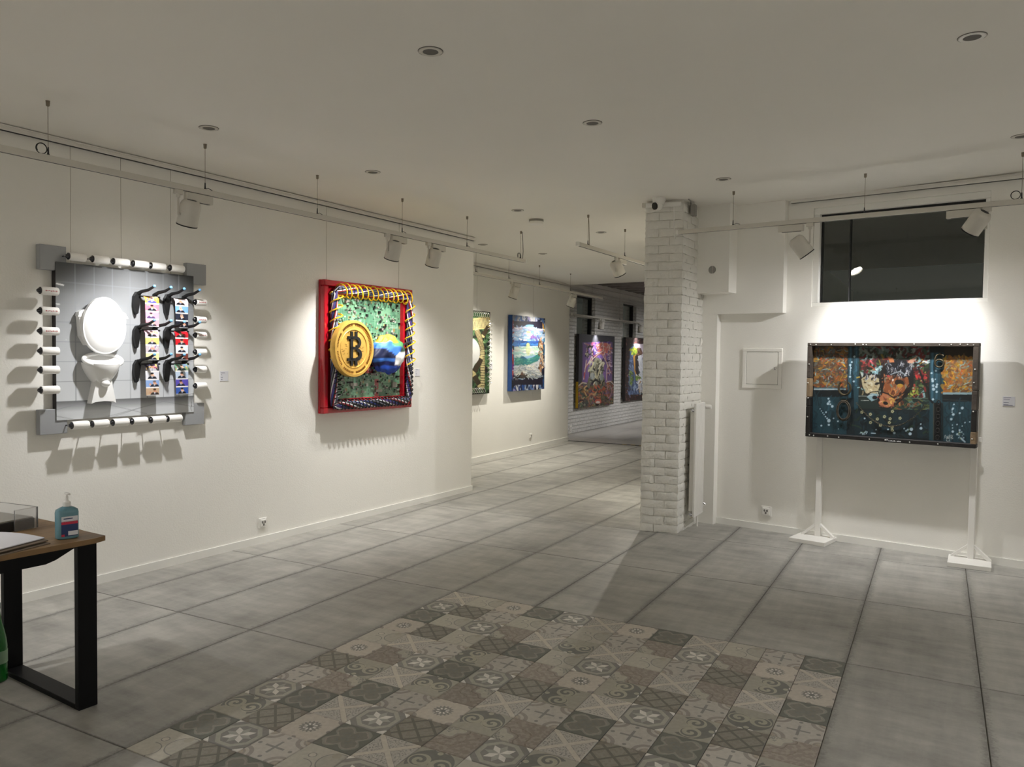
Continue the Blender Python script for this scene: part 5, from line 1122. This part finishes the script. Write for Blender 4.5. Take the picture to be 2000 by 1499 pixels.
# sanitiser bottle
sb = thing('sanitizer_bottle', 'blue hand sanitizer pump bottle on the desk corner', 'bottle', (-.515, -2.310, .757), 1.30)
bt = MB(); secs = [(.0, .040, .026), (.003, .0435, .029), (.112, .044, .0295), (.124, .041, .028), (.133, .028, .021), (.138, .015, .015)]
n = 28; vs, fs = [], []
for z, rx, ry in secs:
    for k in range(n):
        a_ = 2 * PI * k / n; ex = .55 if z < .13 else 1; c_, s_ = math.cos(a_), math.sin(a_); vs.append((rx * math.copysign(abs(c_) ** ex, c_), ry * math.copysign(abs(s_) ** ex, s_), z))
for i in range(len(secs) - 1):
    for k in range(n): fs.append((i * n + k, i * n + (k + 1) % n, (i + 1) * n + (k + 1) % n, (i + 1) * n + k))
fs += [tuple(range(n - 1, -1, -1)), tuple(range((len(secs) - 1) * n, len(secs) * n))]
bt.add(vs, fs); bt.build('bottle_body', M['bluegel'], sb, True)
pm = MB().lathe([(.0145, .136), (.0155, .138), (.0155, .156), (.010, .160), (.0065, .166), (.0065, .180), (.004, .184), (.004, .193)], 20); pm.cbox(-.008, .008, -.030, .008, .190, .197, .002); pm.build('pump', M['white'], sb, True)
lb = MB().box(-.030, .034, -.0312, -.0288, .012, .098).build('bottle_label', M['navy'], sb)
for nm, bx, m_ in (('label_header', (-.030, .034, .074, .098), M['card']), ('label_band', (-.030, .034, .064, .077), M['pinkred']), ('label_footer', (-.004, .034, .016, .034), M['card']), ('label_corner', (-.030, -.018, .012, .022), M['pinkred'])): MB().box(bx[0], bx[1], -.0318, -.0311, bx[2], bx[3]).build(nm, m_, lb)
MB().box(-.022, .014, -.0322, -.0317, .0865, .0905).build('label_print', M['navy'], lb)
# tray with acrylic edge and pen
ty = thing('display_tray', 'black tray with clear acrylic rim behind the papers on the desk', 'tray', (-.99, -2.40, .757), .1)
MB().cbox(-.22, .17, -.30, .12, 0, .045, .003).build('tray_body', M['black'], ty); MB().cbox(-.215, .165, -.29, .115, .045, .051, .001).build('tray_sheet', M['grey_metal'], ty)
MB().cbox(-.22, .182, .122, .130, 0, .095, .001).build('acrylic_rim', M['acrylic'], ty); MB().cbox(.174, .182, .02, .122, 0, .095, .001).build('acrylic_rim', M['acrylic'], ty)
pn = thing('pen', 'black pen lying on the grey tray', 'pen', (-.93, -2.45, .812), 2.2)
MB().tube([(-.06, 0, 0), (.045, 0, 0), (.06, 0, 0)], .004, 8).build('barrel', M['black'], pn); MB().tube([(.06, 0, 0), (.07, 0, 0)], .003, 8, r1=.001).build('tip', M['dchrome'], pn); MB().box(-.058, -.02, -.001, .001, .003, .0065).build('clip', M['black'], pn)
pp = thing('paper_folder', 'open brown paper folder lying on the desk edge', 'folder', (-.58, -2.60, .757), .15)
for nm, z, m_, rz, ox in (('cover', 0, 'brownp', 0, 0), ('sheet', .010, 'brownp', .03, -.012), ('sheet', .018, 'card', .06, -.03)):
    q = MB(); ns_ = 10; vs, fs = [], []
    for i in range(ns_ + 1):
        t = i / ns_; zz = z + .006 * math.sin(t * PI) + .010 * t * (1 - t)
        for y_ in (-.26, .17): vs += [(-.16 + .30 * t + ox, y_, zz), (-.16 + .30 * t + ox, y_, zz + .004)]
    for i in range(ns_):
        a_ = i * 4; fs += [(a_ + 1, a_ + 5, a_ + 7, a_ + 3), (a_, a_ + 2, a_ + 6, a_ + 4), (a_, a_ + 4, a_ + 5, a_ + 1), (a_ + 2, a_ + 3, a_ + 7, a_ + 6)]
    fs += [(0, 1, 3, 2), (ns_ * 4, ns_ * 4 + 2, ns_ * 4 + 3, ns_ * 4 + 1)]
    q.add(vs, fs, 0, RZ(rz)); q.build(nm, M[m_], pp, True)
gb = thing('green_bottle', 'green glass bottle on the floor beside the desk leg', 'bottle', (-1.09, -2.295, 0))
MB().lathe([(.0, .006), (.034, 0), (.042, .006), (.043, .10), (.043, .17), (.040, .20), (.030, .25), (.019, .30), (.015, .33), (.015, .36)], 28).build('bottle_body', M['green_glass'], gb, True)
MB().lathe([(.0165, .345), (.0165, .372), (0, .374)], 18).build('cap', M['black'], gb, True)
MB().lathe([(.0434, .09), (.0434, .15)], 28).build('bottle_label', mat('green_label', (120, 150, 120), .5), gb, True)
